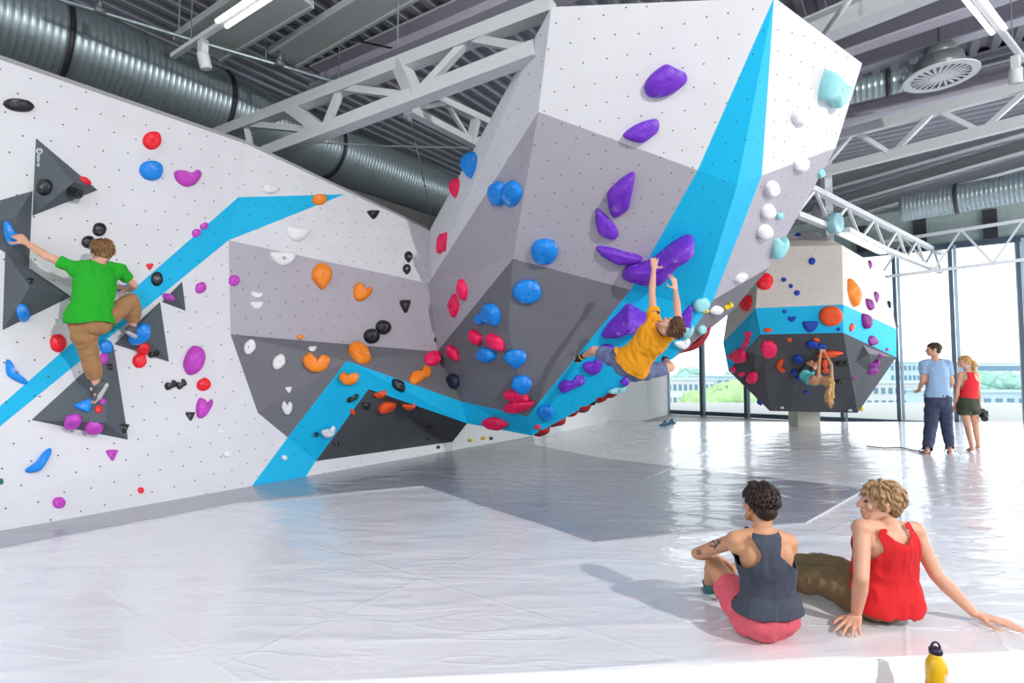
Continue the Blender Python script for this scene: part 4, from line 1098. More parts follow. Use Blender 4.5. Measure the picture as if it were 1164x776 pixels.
# sprinkler pipe, rods, small pipes
def pipe(label, pts, r, m=GALV, name='pipe', cat='pipe', z=5.7):
    b = MB(); b.tube([onz(u, v, z) for u, v in pts], r, 10); return tag(b.build(name, m, None, True), label, cat, 'thin pipes under the roof')
pp = pipe('galvanised sprinkler pipe running above the big duct', [(60, -3), (115, 14), (213, 44), (320, 75), (400, 99)], 0.028)
pipe('thin white conduit crossing in front of the big duct', [(325, 160), (440, 166), (548, 168)], 0.012, STEEL_W, z=4.9)
pipe('thin dark rod on the ceiling above the wall truss', [(260, 0), (330, 30), (470, 60)], 0.015, STEEL_D, z=6.0)
pipe('white diagonal strut touching the top right of the big boulder', [(936, 40), (968, -5)], 0.035, STEEL_W, z=5.6)
for i, (u, v, z0, z1, lab) in enumerate([(203, 40, 5.4, RZ, 'left one of the thin hanger rods over the track light'), (302, 70, 5.7, RZ, 'hanger rod holding the sprinkler pipe in its middle'), (385, 95, 5.7, RZ, 'hanger rod holding the right end of the sprinkler pipe'), (452, 50, 5.0, RZ, 'twisted hanger wire above the wall truss')]):
    p = onz(u, v, z0); b = MB(); b.tube([p, Z((p.x, p.y, z1))], 0.008, 6); tag(b.build('hanger_rod', GALV), lab, 'hanger rod', 'hanger rods under the roof')
for i, (u, v, lab) in enumerate([(113, 12, 'pipe clamp at the left of the sprinkler pipe'), (318, 72, 'pipe clamp in the middle of the sprinkler pipe')]):
    c = onz(u, v, 5.7); b = MB(); b.lathe(c - dl * 0.05, [(0.03, 0), (0.045, 0.0), (0.045, 0.1), (0.03, 0.1)], 14, dl); b.beam(c + UZ * 0.03, c + UZ * 0.16, 0.03, 0.05)
    tag(b.build('pipe_clamp', STEEL_G, None, True), lab, 'pipe clamp', 'pipe clamps')
# wire from truss to wall corner
a = onz(466, 132, 4.75); bq = V['J0'] + Z((0.05, 0.2, 0.05))
b = MB(); b.tube([a, bq], 0.010, 6); tag(b.build('tension_cable', STEEL_G), 'steel tension cable dropping from the truss to the wall corner', 'cable')
b = MB(); b.box(a + UZ * 0.03, 0.16, 0.08, 0.08); b.tube([a, a - UZ * 0.06], 0.03, 10); tag(b.build('cable_bracket', STEEL_W), 'white bracket holding the tension cable under the truss', 'bracket')

# ================================================================ outside: ground, buildings, trees
GRD = mat('outside_ground', (0.70, 0.73, 0.70), 0.9)
b = MB(); b.prism([Z((-60, 27, -11)), Z((160, 27, -11)), Z((160, 190, -11)), Z((-60, 190, -11))], UZ, 0.3); tag(b.build('ground', GRD), 'pale street level outside the windows', 'ground', kind='structure')
FAC = mat('facade_pale', (0.80, 0.80, 0.81), 0.8); FACB = mat('facade_bluish', (0.70, 0.78, 0.82), 0.8); WINB = mat('outside_window_glass', (0.36, 0.52, 0.60), 0.3)
def building(label, u0, u1, vtop, d, depth, rows, cols, m=FAC, slant=0.0, bands=False):
    zt = P(u0, vtop, d).z; x0, x1 = P(u0, 430, d).x, P(u1, 430, d).x; z0 = -10.8
    root = empty('office_building', ((x0 + x1) / 2, d, z0), label, 'building', 'buildings beyond the windows')
    b = MB(); b.box(Z(((x0 + x1) / 2, d + depth / 2, (z0 + zt) / 2)), x1 - x0, depth, zt - z0); b.build('walls', m, root)
    b = MB(); b.box(Z(((x0 + x1) / 2, d + depth / 2, zt + 0.15)), x1 - x0 + 0.6, depth + 0.6, 0.3); b.build('roof', FACB, root)
    fh = 2.7
    for r in range(rows):
        z = zt - 1.5 - r * fh
        if bands:
            f = MB(); f.box(Z(((x0 + x1) / 2, d - 0.04, z)), (x1 - x0) * 0.96, 0.12, 1.5); f.build('window_band', WINB, root); continue
        for c in range(cols):
            x = x0 + (x1 - x0) * (c + 0.5) / cols
            f = MB(); f.box(Z((x, d - 0.03, z)), (x1 - x0) / cols * 0.55, 0.12, 1.3); f.build('window', WINB, root)
building('pale office block with small square windows behind the trees at left', 740, 812, 432, 112, 14, 4, 12)
building('white block with a two-row window grid in the middle of the left panes', 806, 870, 428, 125, 14, 3, 8, FACB)
building('long pale building with window bands right of the far boulder', 975, 1170, 436, 115, 12, 4, 24, FAC)
building('tall ribbed white building behind the standing man', 1012, 1062, 412, 150, 15, 3, 10, FACB)
building('low wide white building at the right edge beyond the standing woman', 1075, 1260, 446, 78, 8, 3, 14, FACB, bands=False)
building('distant white tower block near the right window edge', 1090, 1260, 413, 165, 15, 3, 12, FAC, bands=True)
LEAF = [mat('leaves_%s' % n, c, 0.8, noise_amt=0.25, noise_scale=0.9) for n, c in (('bright', (0.68, 0.80, 0.58)), ('mid', (0.60, 0.75, 0.55)), ('bluish', (0.62, 0.78, 0.72)))]
BARK = mat('bark', (0.55, 0.48, 0.42), 0.9)
def tree(label, u, v, d, rad, mi, seed):
    c = P(u, v, d); rnd = random.Random(seed)
    root = empty('leafy_tree', (c.x, c.y, -10.8), label, 'tree', 'trees beyond the windows')
    b = MB()
    for k in range(26):
        a = rnd.random() * 2 * PI; ph = math.acos(rnd.uniform(-0.5, 1)); r = rad * rnd.uniform(0.5, 0.85)
        o = Z((math.sin(ph) * math.cos(a) * r * 1.2, math.sin(ph) * math.sin(a) * r, math.cos(ph) * r * 0.8)); rr_ = rad * rnd.uniform(0.28, 0.42)
        b.ell(c + o, (rr_, rr_, rr_ * 0.8), nu=12, nv=8)
    b.ell(c, (rad * 0.9, rad * 0.9, rad * 0.7))
    me = b.mesh('crown')
    for vx in me.vertices: vx.co = vx.co + noise.noise_vector(vx.co * 1.3) * rad * 0.16 + noise.noise_vector(vx.co * 3.1) * rad * 0.1
    link('crown', me, LEAF[mi], root, True)
    b = MB(); b.tube([Z((c.x, c.y, -10.8)), c], [rad * 0.12, rad * 0.06], 10); b.build('trunk', BARK, root)
for i, t in enumerate([
    ('round green tree filling the lower part of the second window', 830, 474, 36, 2.6, 0), ('tall green tree just left of the far boulder', 810, 474, 40, 2.0, 1), ('bright low tree at the foot of the first pane', 775, 489, 36, 1.7, 0),
    ('green tree partly hidden behind the far boulder', 852, 468, 42, 2.6, 1), ('small dark distant tree over the pale office block', 782, 432, 150, 4.0, 2), ('distant bluish tree above the white block', 838, 432, 160, 4.5, 2),
    ('bluish tree on the roof terrace behind the standing woman', 1122, 437, 84, 2.6, 2), ('small bluish tree right of the standing woman', 1146, 438, 84, 2.4, 2), ('pale tree at the far left end of the first pane', 759, 482, 44, 2.0, 1)]):
    tree(*t, seed=i)
# ================================================================ people
SKIN = mat('skin_light', (0.87, 0.66, 0.55), 0.55, noise_amt=0.04, noise_scale=18)
SKIN2 = mat('skin_tan', (0.82, 0.60, 0.46), 0.55, noise_amt=0.04, noise_scale=18)
EYE = mat('eye_dark', (0.15, 0.12, 0.10), 0.2)
def remesh(b, name, voxel, smooth=3):
    me = b.mesh(name); o = bpy.data.objects.new(name, me); COL.objects.link(o)
    r = o.modifiers.new('r', 'REMESH'); r.mode = 'VOXEL'; r.voxel_size = voxel; r.adaptivity = 0; r.use_smooth_shade = True
    s = o.modifiers.new('s', 'SMOOTH'); s.factor = 0.5; s.iterations = smooth
    dg = bpy.context.evaluated_depsgraph_get(); dg.update()
    out = bpy.data.meshes.new_from_object(o.evaluated_get(dg)); bpy.data.objects.remove(o); bpy.data.meshes.remove(me)
    return out
def bez(a, b, t): return a.lerp(b, t)
def hand(b, wr, d, n, side, curl=0.25, s=1.0, spread=0.06, thumb=0.6):
    """wr wrist, d finger direction, n back-of-hand normal, side +1/-1: which way the thumb lies along d x n"""
    d = d.normalized(); n = (n - d * n.dot(d)).normalized(); t = d.cross(n) * side
    kn = []
    for i, off in enumerate((0.030, 0.010, -0.010, -0.028)):
        k = wr + d * (0.088 - 0.004 * abs(i - 1)) * s + t * off * s; kn.append(k)
        b.cap(wr + d * 0.005 + t * off * 0.55 * s, k, 0.0135 * s, 0.0105 * s, 10, m=3)
    b.cap(wr + d * 0.03 * s + t * 0.016 * s, wr + d * 0.03 * s - t * 0.016 * s, 0.014 * s, 0.013 * s, 10, m=3)
    for i, k in enumerate(kn):
        l = (0.042, 0.047, 0.043, 0.034)[i] * s; fd = (d + t * spread * (1.5 - i)).normalized(); ang = 0; p = k
        for j in range(3):
            ang += curl * (0.6 if j == 0 else 1.0)
            dir_ = fd * math.cos(ang) - n * math.sin(ang); q_ = p + dir_ * l * (1, 0.68, 0.52)[j]
            b.cap(p, q_, (0.0092, 0.0085, 0.0078)[j] * s, (0.0085, 0.0078, 0.0068)[j] * s, 10, m=3); p = q_
    p = wr + d * 0.02 * s + t * 0.020 * s
    q_ = p + (d * (1 - thumb) + t * thumb - n * 0.15).normalized() * 0.045 * s; b.cap(p, q_, 0.014 * s, 0.0105 * s, 10, m=3)
    r_ = q_ + (d * (1.2 - thumb) + t * thumb * 0.7 - n * 0.2 * (1 + curl)).normalized() * 0.032 * s; b.cap(q_, r_, 0.010 * s, 0.009 * s, 10, m=3)
    b.cap(r_, r_ + (d - n * 0.4 * curl).normalized() * 0.024 * s, 0.009 * s, 0.0075 * s, 10, m=3)
def ringtube(b, rings, n=20):
    """rings: (centre, right vec, fwd vec, half width, half depth)"""
    vs = []; fs = []
    for c, rx, fy, w_, d_ in rings:
        for k in range(n):
            t = 2 * PI * k / n; x = math.cos(t); y = math.sin(t)
            x = math.copysign(abs(x) ** 0.85, x); y = math.copysign(abs(y) ** 0.9, y)
            vs.append(c + rx * x * w_ + fy * y * d_)
    for i in range(len(rings) - 1):
        for k in range(n): fs.append((i * n + k, i * n + (k + 1) % n, (i + 1) * n + (k + 1) % n, (i + 1) * n + k))
    fs.append(tuple(reversed(range(n)))); fs.append(tuple(range((len(rings) - 1) * n, len(rings) * n)))
    b.add(vs, fs)
def frame(up, fwd):
    up = up.normalized(); fwd = (fwd - up * fwd.dot(up)).normalized(); return fwd.cross(up), fwd, up
def cloth(src, name, m, root, pred, off=0.012, wr=0.006, ws_=14, smooth=4, flare=None, seed=0, thick=True):
    bm = bmesh.new(); bm.from_mesh(src)
    bm.verts.ensure_lookup_table()
    inside = [pred(v.co) for v in bm.verts]
    dele = [f for f in bm.faces if not all(inside[v.index] for v in f.verts)]
    bmesh.ops.delete(bm, geom=dele, context='FACES')
    bmesh.ops.delete(bm, geom=[v for v in bm.verts if not v.link_faces], context='VERTS')
    bm.verts.ensure_lookup_table(); seen = set(); best = []
    for v0 in bm.verts:
        if v0 in seen: continue
        st = [v0]; seen.add(v0); isl = []
        while st:
            v = st.pop(); isl.append(v)
            for e in v.link_edges:
                w2 = e.other_vert(v)
                if w2 not in seen: seen.add(w2); st.append(w2)
        if len(isl) > len(best): best = isl
    keep = set(best); bmesh.ops.delete(bm, geom=[v for v in bm.verts if v not in keep], context='VERTS')
    bm.normal_update()
    for it in range(4):
        bd = [v for v in bm.verts if v.is_boundary]; new = {}
        for v in bd:
            nb = [e.other_vert(v).co for e in v.link_edges if e.is_boundary]
            if len(nb) == 2: new[v] = v.co.lerp((nb[0] + nb[1]) / 2, 0.6)
        for v, c in new.items(): v.co = c
    sd = Z((seed * 7.1, seed * 3.3, seed))
    nrm = {v: v.normal.copy() for v in bm.verts}
    for it in range(smooth):
        new = {}
        for v in bm.verts:
            nb = [e.other_vert(v).co for e in v.link_edges]
            if not v.is_boundary and nb: new[v] = v.co.lerp(sum(nb, Vector()) / len(nb), 0.5)
        for v, c in new.items(): v.co = c
    for v in bm.verts:
        o = off if flare is None else off + flare(v.co)
        p = v.co * ws_; x = noise.noise(Z((p.x, p.y, p.z * 0.45)) + sd); y = 1 - abs(noise.noise(Z((p.x * 1.7, p.y * 1.7, p.z * 0.8)) + sd)) * 2
        v.co = v.co + nrm[v] * (o + wr * x + wr * 0.8 * y)
    for it in range(2):
        new = {v: v.co.lerp(sum((e.other_vert(v).co for e in v.link_edges), Vector()) / len(v.link_edges), 0.4) for v in bm.verts if not v.is_boundary and v.link_edges}
        for v, c in new.items(): v.co = c
    me = bpy.data.meshes.new(name); bm.to_mesh(me); bm.free()
    o = link(name, me, m, root, True)
    if thick:
        sm = o.modifiers.new('thickness', 'SOLIDIFY'); sm.thickness = 0.004; sm.offset = -1
    return o
def seg(p, a, b):
    d = b - a; t = max(0, min(1, (p - a).dot(d) / d.length_squared)); return (p - (a + d * t)).length, (p - a).dot(d) / d.length_squared
def person(label, J, voxel=0.008, skin=SKIN, s=1.0, female=False, curl=(0.25, 0.25), hands=None, feet='bare', head_fwd=None, head_up=None, body_fwd=None, thumbs=(1, -1), handdir=None, toes=None, spread=0.06, hands_n=None, headscale=1.0, thumbang=0.6):
    root = empty('person', J['pelvis'].copy(), label, 'person')
    b = MB(); pel, neck = J['pelvis'], J['neck']; up = (neck - pel).normalized(); Lt = (neck - pel).length
    rt = (J['sr'] - J['sl']); rt = (rt - up * rt.dot(up)).normalized(); fw = up.cross(rt)
    if body_fwd is not None and fw.dot(body_fwd) < 0: fw = -fw
    hw = (J['hr'] - J['hl']); hr_ = (hw - up * hw.dot(up)).normalized()
    W_ = (0.155, 0.118, 0.135, 0.135) if female else (0.155, 0.137, 0.158, 0.155)
    mid = J.get('mid', pel.lerp(neck, 0.45) - fw * 0.0)
    def sp(t):
        return pel.lerp(mid, t / 0.45) if t < 0.45 else mid.lerp(neck, (t - 0.45) / 0.55)
    prof = [(-0.10, 0.11, 0.085), (0.0, W_[0], 0.115), (0.12, W_[0] * 0.97, 0.112), (0.30, W_[1], 0.095), (0.48, W_[1] * 1.06, 0.10), (0.66, W_[2], 0.112), (0.80, W_[3], 0.105), (0.90, W_[3] * 0.80, 0.085), (0.97, 0.075, 0.06), (1.03, 0.05, 0.05)]
    rings = []
    for t, w_, d_ in prof:
        k = max(0, min(1, t / 0.6)); rv = (hr_ * (1 - k) + rt * k).normalized(); fv = (fw - rv * fw.dot(rv)).normalized()
        c = sp(t) if t >= 0 else pel + (pel - mid).normalized() * (-t * Lt)
        rings.append((c, rv, fv, w_ * s, d_ * s))
    ringtube(b, rings)
    # shoulder blades, chest, buttocks
    for sgn, sh in ((-1, J['sl']), (1, J['sr'])):
        c = sp(0.74) + rt * sgn * 0.075 * s - fw * 0.055 * s; b.ell(c, (0.055 * s, 0.045 * s, 0.075 * s), rt, fw, up)
        c = sp(0.72) + rt * sgn * 0.07 * s + fw * (0.075 if female else 0.055) * s; b.ell(c, (0.06 * s, 0.05 * s, 0.055 * s), rt, fw, up)
        b.cap(sp(0.95) + rt * sgn * 0.03 * s, sh + up * 0.012 * s, 0.045 * s, 0.042 * s)
        b.cap(sp(0.80) + rt * sgn * 0.08 * s, sh - up * 0.03 * s, 0.06 * s, 0.045 * s)
        b.ell(sh, 0.056 * s * (0.9 if female else 1.0))
    b.ell(J['hl'].lerp(J['hr'], 0.5) - fw * 0.04 * s, (0.14 * s, 0.09 * s, 0.09 * s), hr_, fw, up)
    fem = 0.9 if female else 1.0
    for k, side in (('l', -1), ('r', 1)):
        sh, el, wr_ = J['s' + k], J['e' + k], J['w' + k]
        b.cap(sh, el, 0.047 * s * fem, 0.037 * s * fem); b.ell(sh.lerp(el, 0.42), (0.043 * s * fem,) * 3)
        m = el.lerp(wr_, 0.28); b.cap(el, m, 0.037 * s * fem, 0.040 * s * fem); b.cap(m, wr_, 0.040 * s * fem, 0.025 * s * fem)
        i = 0 if k == 'l' else 1
        hd = handdir[i] if handdir else (wr_ - el)
        hn = hands_n[i] if hands_n else -fw
        hand(b, wr_, hd, hn, thumbs[i], curl[i], s * 1.12, spread, thumbang)
        hp, kn, an = J['h' + k], J['k' + k], J['a' + k]
        b.cap(hp, kn, 0.082 * s, 0.055 * s); b.ell(hp.lerp(kn, 0.3), 0.085 * s)
        b.ell(kn, 0.056 * s)
        m = kn.lerp(an, 0.32); cv = (an - kn).normalized()
        b.cap(kn, m, 0.050 * s, 0.053 * s); b.cap(m, an, 0.053 * s * (0.95 if female else 1), 0.034 * s)
        td = J['t' + k] - an
        tl = td.length; td = td.normalized(); fdn = (an - kn).normalized(); fdn = (fdn - td * fdn.dot(td)).normalized() if abs(fdn.dot(td)) < 0.95 else -UZ
        heel = an + fdn * 0.04 * s - td * 0.045 * s; ball = an + td * 0.12 * s + fdn * 0.052 * s; toe = an + td * 0.19 * s + fdn * 0.058 * s
        b.cap(an, heel, 0.034 * s, 0.030 * s); b.cap(heel, ball, 0.030 * s, 0.027 * s)
        sdv = td.cross(fdn)
        for o_2 in (-0.024, -0.008, 0.008, 0.024):
            b.cap(an + fdn * 0.02 * s, ball + sdv * o_2 * s, 0.028 * s, 0.019 * s, m=3); b.cap(ball + sdv * o_2 * s, toe + sdv * o_2 * 1.15 * s, 0.018 * s, 0.012 * s, m=3)
    # head
    hc = J['head']; HX, HY, HZ = frame(head_up or up, head_fwd or fw); q = s * headscale
    def hp_(x, y, z): return hc + HX * x * q + HY * y * q + HZ * z * q
    b.cap(sp(0.98), hp_(0, -0.02, -0.065), 0.055 * s * fem, 0.053 * s * fem)
    def he(c, r): b.ell(hp_(*c), tuple(x * q for x in r), HX, HY, HZ, 24, 16)
    he((0, -0.015, 0.03), (0.074, 0.094, 0.082)); he((0, 0.03, -0.025), (0.060, 0.062, 0.082)); he((0, 0.055, -0.085), (0.038, 0.034, 0.026))
    b.cap(hp_(0, 0.088, 0.012), hp_(0, 0.112, -0.028), 0.0085 * q, 0.0125 * q); he((0.010, 0.100, -0.030), (0.009, 0.010, 0.008)); he((-0.010, 0.100, -0.030), (0.009, 0.010, 0.008))
    b.cap(hp_(-0.035, 0.078, 0.026), hp_(0.035, 0.078, 0.026), 0.011 * q)
    b.cap(hp_(-0.018, 0.088, -0.056), hp_(0.018, 0.088, -0.056), 0.0085 * q); b.cap(hp_(-0.015, 0.086, -0.068), hp_(0.015, 0.086, -0.068), 0.0085 * q)
    for sg in (-1, 1):
        he((0.040 * sg, 0.062, -0.025), (0.022, 0.022, 0.02))
        b.cap(hp_(0.058 * sg, 0.0, -0.045), hp_(0.045 * sg, 0.05, -0.080), 0.02 * q)
        he((0.077 * sg, -0.008, -0.008), (0.008, 0.018, 0.030))
    me = remesh(b, 'body', voxel, 3)
    o = link('body', me, skin, root, True)
    if voxel < 0.012:
        for sg in (-1, 1):
            e = MB(); e.ell(hp_(0.029 * sg, 0.0825, 0.004), (0.011 * q, 0.009 * q, 0.0065 * q), HX, HY, HZ); e.build('eye', EYE, root, True)
    info = dict(root=root, me=me, J=J, sp=sp, up=up, rt=rt, fw=fw, pel=pel, Lt=Lt, s=s, hp=hp_, HX=HX, HY=HY, HZ=HZ, q=q)
    def loc(p):
        d = p - pel; return d.dot(rt), d.dot(up) / Lt, d.dot(fw)
    info['loc'] = loc
    def near_arm(p, k, rr=0.085):
        a, t = seg(p, J['s' + k], J['e' + k]); c, t2 = seg(p, J['e' + k], J['w' + k]); return a < rr * s and t > 0.0 or c < 0.06 * s
    info['near_arm'] = near_arm
    return info
def limb_pred(J, k, a='h', b_='k', c='a', t0=-0.3, t1=1.0, t2=None, r=0.12):
    A, Bk, C = J[a + k], J[b_ + k], J[c + k]
    def f(p):
        d1, x = seg(p, A, Bk); d2, y = seg(p, Bk, C)
        if d1 <= d2: return d1 < r and t0 <= x <= t1
        return t2 is not None and d2 < r and y <= t2
    return f
def hair(info, name, m, length=0.05, n=260, cap_pred=None, thick=0.008, seed=0, curl=0.3, flow=None, cap_off=0.012, down=0.4, grav=None):
    rnd = random.Random(seed); hp_, HX, HY, HZ, q = info['hp'], info['HX'], info['HY'], info['HZ'], info['q']
    def ok(x, y, z):
        # scalp area in head coordinates
        if y > 0.03 and z < 0.055: return False
        if y > -0.03 and z < 0.0 and abs(x) < 0.2: return z > -0.002
        return z > -0.085
    b = MB(); b.ell(hp_(0, -0.018, 0.036), (0.078 * q, 0.096 * q, 0.082 * q), HX, HY, HZ, 24, 16)
    b.ell(hp_(0, -0.055, -0.025), (0.062 * q, 0.05 * q, 0.055 * q), HX, HY, HZ, 20, 12)
    for i in range(n):
        for _ in range(40):
            th = math.acos(rnd.uniform(-0.75, 1)); ph = rnd.random() * 2 * PI
            x, y, z = math.sin(th) * math.cos(ph), math.sin(th) * math.sin(ph), math.cos(th)
            X, Y, Z_ = 0.077 * x, -0.016 + 0.096 * y, 0.032 + 0.084 * z
            if ok(X, Y, Z_): break
        p0 = hp_(X, Y, Z_); nrm = (HX * x + HY * y + HZ * z).normalized()
        fl = (flow(x, y, z) if flow else (-HZ + HX * x * 0.3 - HY * 0.3)); fl = (fl - nrm * fl.dot(nrm)); fl = fl.normalized() if fl.length > 0.01 else HX
        jit = Z((rnd.uniform(-1, 1), rnd.uniform(-1, 1), rnd.uniform(-1, 1))) * curl; l = length * rnd.uniform(0.6, 1.2) * q
        p1 = p0 + (fl + jit + nrm * 0.25).normalized() * l * 0.5; p2 = p1 + (fl + jit * 0.6 - nrm * 0.15 + (grav if grav is not None else Z((0, 0, 0)))).normalized() * l * 0.5
        b.tube([p0 - nrm * 0.004, p0.lerp(p1, 0.5) + nrm * 0.003, p1, p2], [thick * q * 0.8, thick * q, thick * q * 0.8, thick * q * 0.15], 6)
    return b.build(name, m, info['root'], True)
def pr(u, v, y): return P(u, v, y)
def onS(u, v, off=0.0, along=None):
    """point seen at (u, v), lying 'off' metres out from the climbing surface"""
    p, n = surf(u, v); r = ray(u, v); k = off / abs(r.normalized().dot(n)); return p - r.normalized() * k
def mk(**k): return k
# ---------------------------------------------------------------- climber in green
wn_ = E2
def g(u, v, o): return W(u, v, o)
J = mk(pelvis=g(102, 366, 0.42), mid=g(106, 340, 0.44), neck=g(111, 299, 0.40), sl=g(86, 305, 0.42), sr=g(134, 306, 0.36), el=g(53, 291, 0.36), wl=g(30, 276, 0.24),
       er=g(152, 324, 0.30), wr=g(147, 330, 0.16), hl=g(94, 368, 0.38), hr=g(112, 368, 0.38), kl=g(102, 404, 0.32), al=g(110, 438, 0.22), tl=g(100, 452, 0.12),
       kr=g(150, 342, 0.34), ar=g(151, 372, 0.22), tr=g(163, 378, 0.08), head=g(116, 286, 0.36))
J['hl'] = g(93, 370, 0.42); J['hr'] = g(112, 366, 0.40)
gi = person('climber in green T-shirt and tan trousers on the white wall, seen from behind', J, 0.008, SKIN, 0.90, curl=(0.7, 0.6), head_fwd=-E2 + E1 * 0.1, head_up=UZ, body_fwd=-E2,
            handdir=[g(14, 262, 0.14) - g(30, 276, 0.24), g(139, 327, 0.12) - g(147, 330, 0.16)], hands_n=[E2, E2 + UZ * 0.6], thumbs=(-1, -1), headscale=1.0)
def onleg(info, p, t0=0.16):
    J = info['J']
    for k in 'lr':
        d, t = seg(p, J['h' + k], J['k' + k])
        if d < 0.125 * info['s'] and t > t0: return True
        if seg(p, J['k' + k], J['a' + k])[0] < 0.09 * info['s']: return True
    return False
def shirt_pred(info, lo, hi, sleeve, sides='lr', neck_r=0.065):
    J = info['J']; s = info['s']
    def f(p):
        x, h, y = info['loc'](p)
        for k in sides:
            d, t = seg(p, J['s' + k], J['e' + k])
            if d < 0.085 * s and t > 0.25: return t < sleeve
            d2, t2 = seg(p, J['e' + k], J['w' + k])
            if d2 < 0.07 * s and t2 > 0.0: return False
        if h < lo or h > hi + 0.12: return False
        if onleg(info, p): return False
        if min((p - J['w' + k]).length for k in 'lr') < 0.11 * s: return False
        nk = info['sp'](0.98)
        if h > hi and (p - nk - info['up'] * 0.02).length < neck_r * s: return False
        return abs(x) < 0.26 * s
    return f
def flare_low(info, amt, h0=0.5):
    def f(c):
        h = info['loc'](c)[1]; return amt * max(0, h0 - h) / h0 if h < h0 else 0
    return f
def pants_pred(info, top, kt, at=None, sides='lr', r=0.14):
    J = info['J']; L_ = [limb_pred(J, k, t0=-0.5, t1=(kt if at is None else 1.6), t2=at, r=r * info['s']) for k in sides]
    def f(p):
        x, h, y = info['loc'](p)
        if h > top and not onleg(info, p, 0.22): return False
        for k in 'lr':
            if info['near_arm'](p, k): 
                dA = min(seg(p, J['s' + k], J['e' + k])[0], seg(p, J['e' + k], J['w' + k])[0])
                dL = min(seg(p, J['h' + k], J['k' + k])[0], seg(p, J['k' + k], J['a' + k])[0])
                if dA < dL * 0.7: return False
        if any(q_(p) for q_ in L_): return True
        return -0.45 < h <= top and abs(x) < 0.2 and (p - J['pelvis']).length < 0.2 * info['s']
    return f
def fixsh(info):
    pass
GRN = mat('shirt_green', (0.10, 0.66, 0.12), 0.85); TAN = mat('trousers_tan', (0.66, 0.49, 0.33), 0.9, noise_amt=0.08, noise_scale=12)
cloth(gi['me'], 'shirt', GRN, gi['root'], shirt_pred(gi, -0.02, 0.93, 0.62), 0.016, 0.010, 11, flare=flare_low(gi, 0.035), seed=1)
cloth(gi['me'], 'trousers', TAN, gi['root'], pants_pred(gi, 0.10, 1.0, 0.72), 0.020, 0.010, 12, seed=2)
BLOND = mat('hair_light_brown', (0.58, 0.43, 0.28), 0.6, noise_amt=0.35, noise_scale=45)
hair(gi, 'hair', BLOND, 0.07, 460, thick=0.0075, curl=0.45, seed=2)
def shoes(info, m, sole, k, name='climbing_shoe', hgt=0.05):
    J = info['J']; s = info['s']; an, kn = J['a' + k], J['k' + k]; td = (J['t' + k] - an).normalized(); fdn = (an - kn).normalized()
    fdn = (fdn - td * fdn.dot(td)).normalized() if abs(fdn.dot(td)) < 0.95 else -UZ; sd = td.cross(fdn)
    b = MB(); heel = an + fdn * 0.038 * s - td * 0.045 * s; ball = an + td * 0.12 * s + fdn * 0.052 * s; toe = an + td * 0.185 * s + fdn * 0.06 * s
    b.cap(an - fdn * 0.0, heel, 0.042 * s, 0.040 * s); b.cap(heel, ball, 0.040 * s, 0.036 * s); b.cap(an + fdn * 0.02 * s, ball, 0.040 * s, 0.030 * s)
    b.ell(ball, (0.048 * s, 0.06 * s, 0.032 * s), sd, td, fdn); b.cap(ball, toe, 0.034 * s, 0.024 * s)
    o = link(name, remesh(b, name, 0.007 if s > 0.5 else 0.01, 4), m, info['root'], True)
    c = MB(); c.cap(heel + fdn * 0.020 * s, ball + fdn * 0.016 * s, 0.032 * s, 0.036 * s); c.cap(ball + fdn * 0.016 * s, toe + fdn * 0.006 * s, 0.034 * s, 0.022 * s); c.build('sole', sole, o, True)
    c = MB(); c.tube([an + td * 0.05 * s - fdn * 0.012 * s - sd * 0.03 * s, an + td * 0.055 * s - fdn * 0.028 * s, an + td * 0.05 * s - fdn * 0.012 * s + sd * 0.03 * s], 0.010 * s, 8); c.build('strap', sole, o, True)
    return o
SHG = mat('shoe_grey', (0.35, 0.36, 0.38), 0.5); SHW = mat('shoe_strap_white', (0.80, 0.80, 0.80), 0.5)
shoes(gi, SHG, SHW, 'l'); shoes(gi, SHG, SHW, 'r')

# ---------------------------------------------------------------- climber in yellow
D_ = 5.45
def y(u, v, d): return P(u, v, d)
hp1 = onS(743, 300, 0.16); 
J = mk(pelvis=y(716, 416, 5.30), mid=y(733, 395, 5.12), neck=y(757, 366, 4.98), sl=y(743, 364, 5.12), sr=y(772, 372, 4.98), el=y(741, 332, 5.22), wl=y(743, 305, 5.40),
       er=y(770, 352, 5.10), wr=y(768, 330, 5.26), hl=y(703, 409, 5.34), hr=y(722, 424, 5.34), kl=y(676, 398, 5.52), al=y(664, 404, 5.84), tl=y(652, 412, 5.95),
       kr=y(762, 417, 5.50), ar=y(757, 410, 5.85), tr=y(752, 402, 6.0), head=y(757, 369, 4.86))
J['head'] = y(763, 371, 4.84); J['neck'] = y(752, 372, 4.98)
yi = person('climber in yellow shirt and denim shorts hanging by one hand from the biggest purple hold', J, 0.008, SKIN, 0.88, curl=(0.30, 0.22), head_fwd=Z((-0.62, 0.55, 0.55)), head_up=Z((0.80, -0.35, 0.35)), body_fwd=Z((0, 1, 0.6)),
            handdir=[y(744, 292, 5.46) - y(743, 305, 5.40), y(766, 316, 5.28) - y(768, 330, 5.26)], hands_n=[Z((0, -1, 0.1)), Z((0.5, -0.8, 0.1))], thumbs=(1, -1), spread=0.16, thumbang=0.8)
YEL = mat('shirt_yellow', (0.93, 0.62, 0.05), 0.85); DEN = mat('denim_blue', (0.42, 0.46, 0.62), 0.9, noise_amt=0.25, noise_scale=40)
cloth(yi['me'], 'shirt', YEL, yi['root'], shirt_pred(yi, 0.02, 0.90, 0.42), 0.016, 0.012, 12, flare=flare_low(yi, 0.035), seed=4)
cloth(yi['me'], 'shorts', DEN, yi['root'], pants_pred(yi, 0.14, 0.78), 0.016, 0.008, 12, seed=5)
BRN = mat('hair_brown', (0.42, 0.29, 0.20), 0.6, noise_amt=0.35, noise_scale=45)
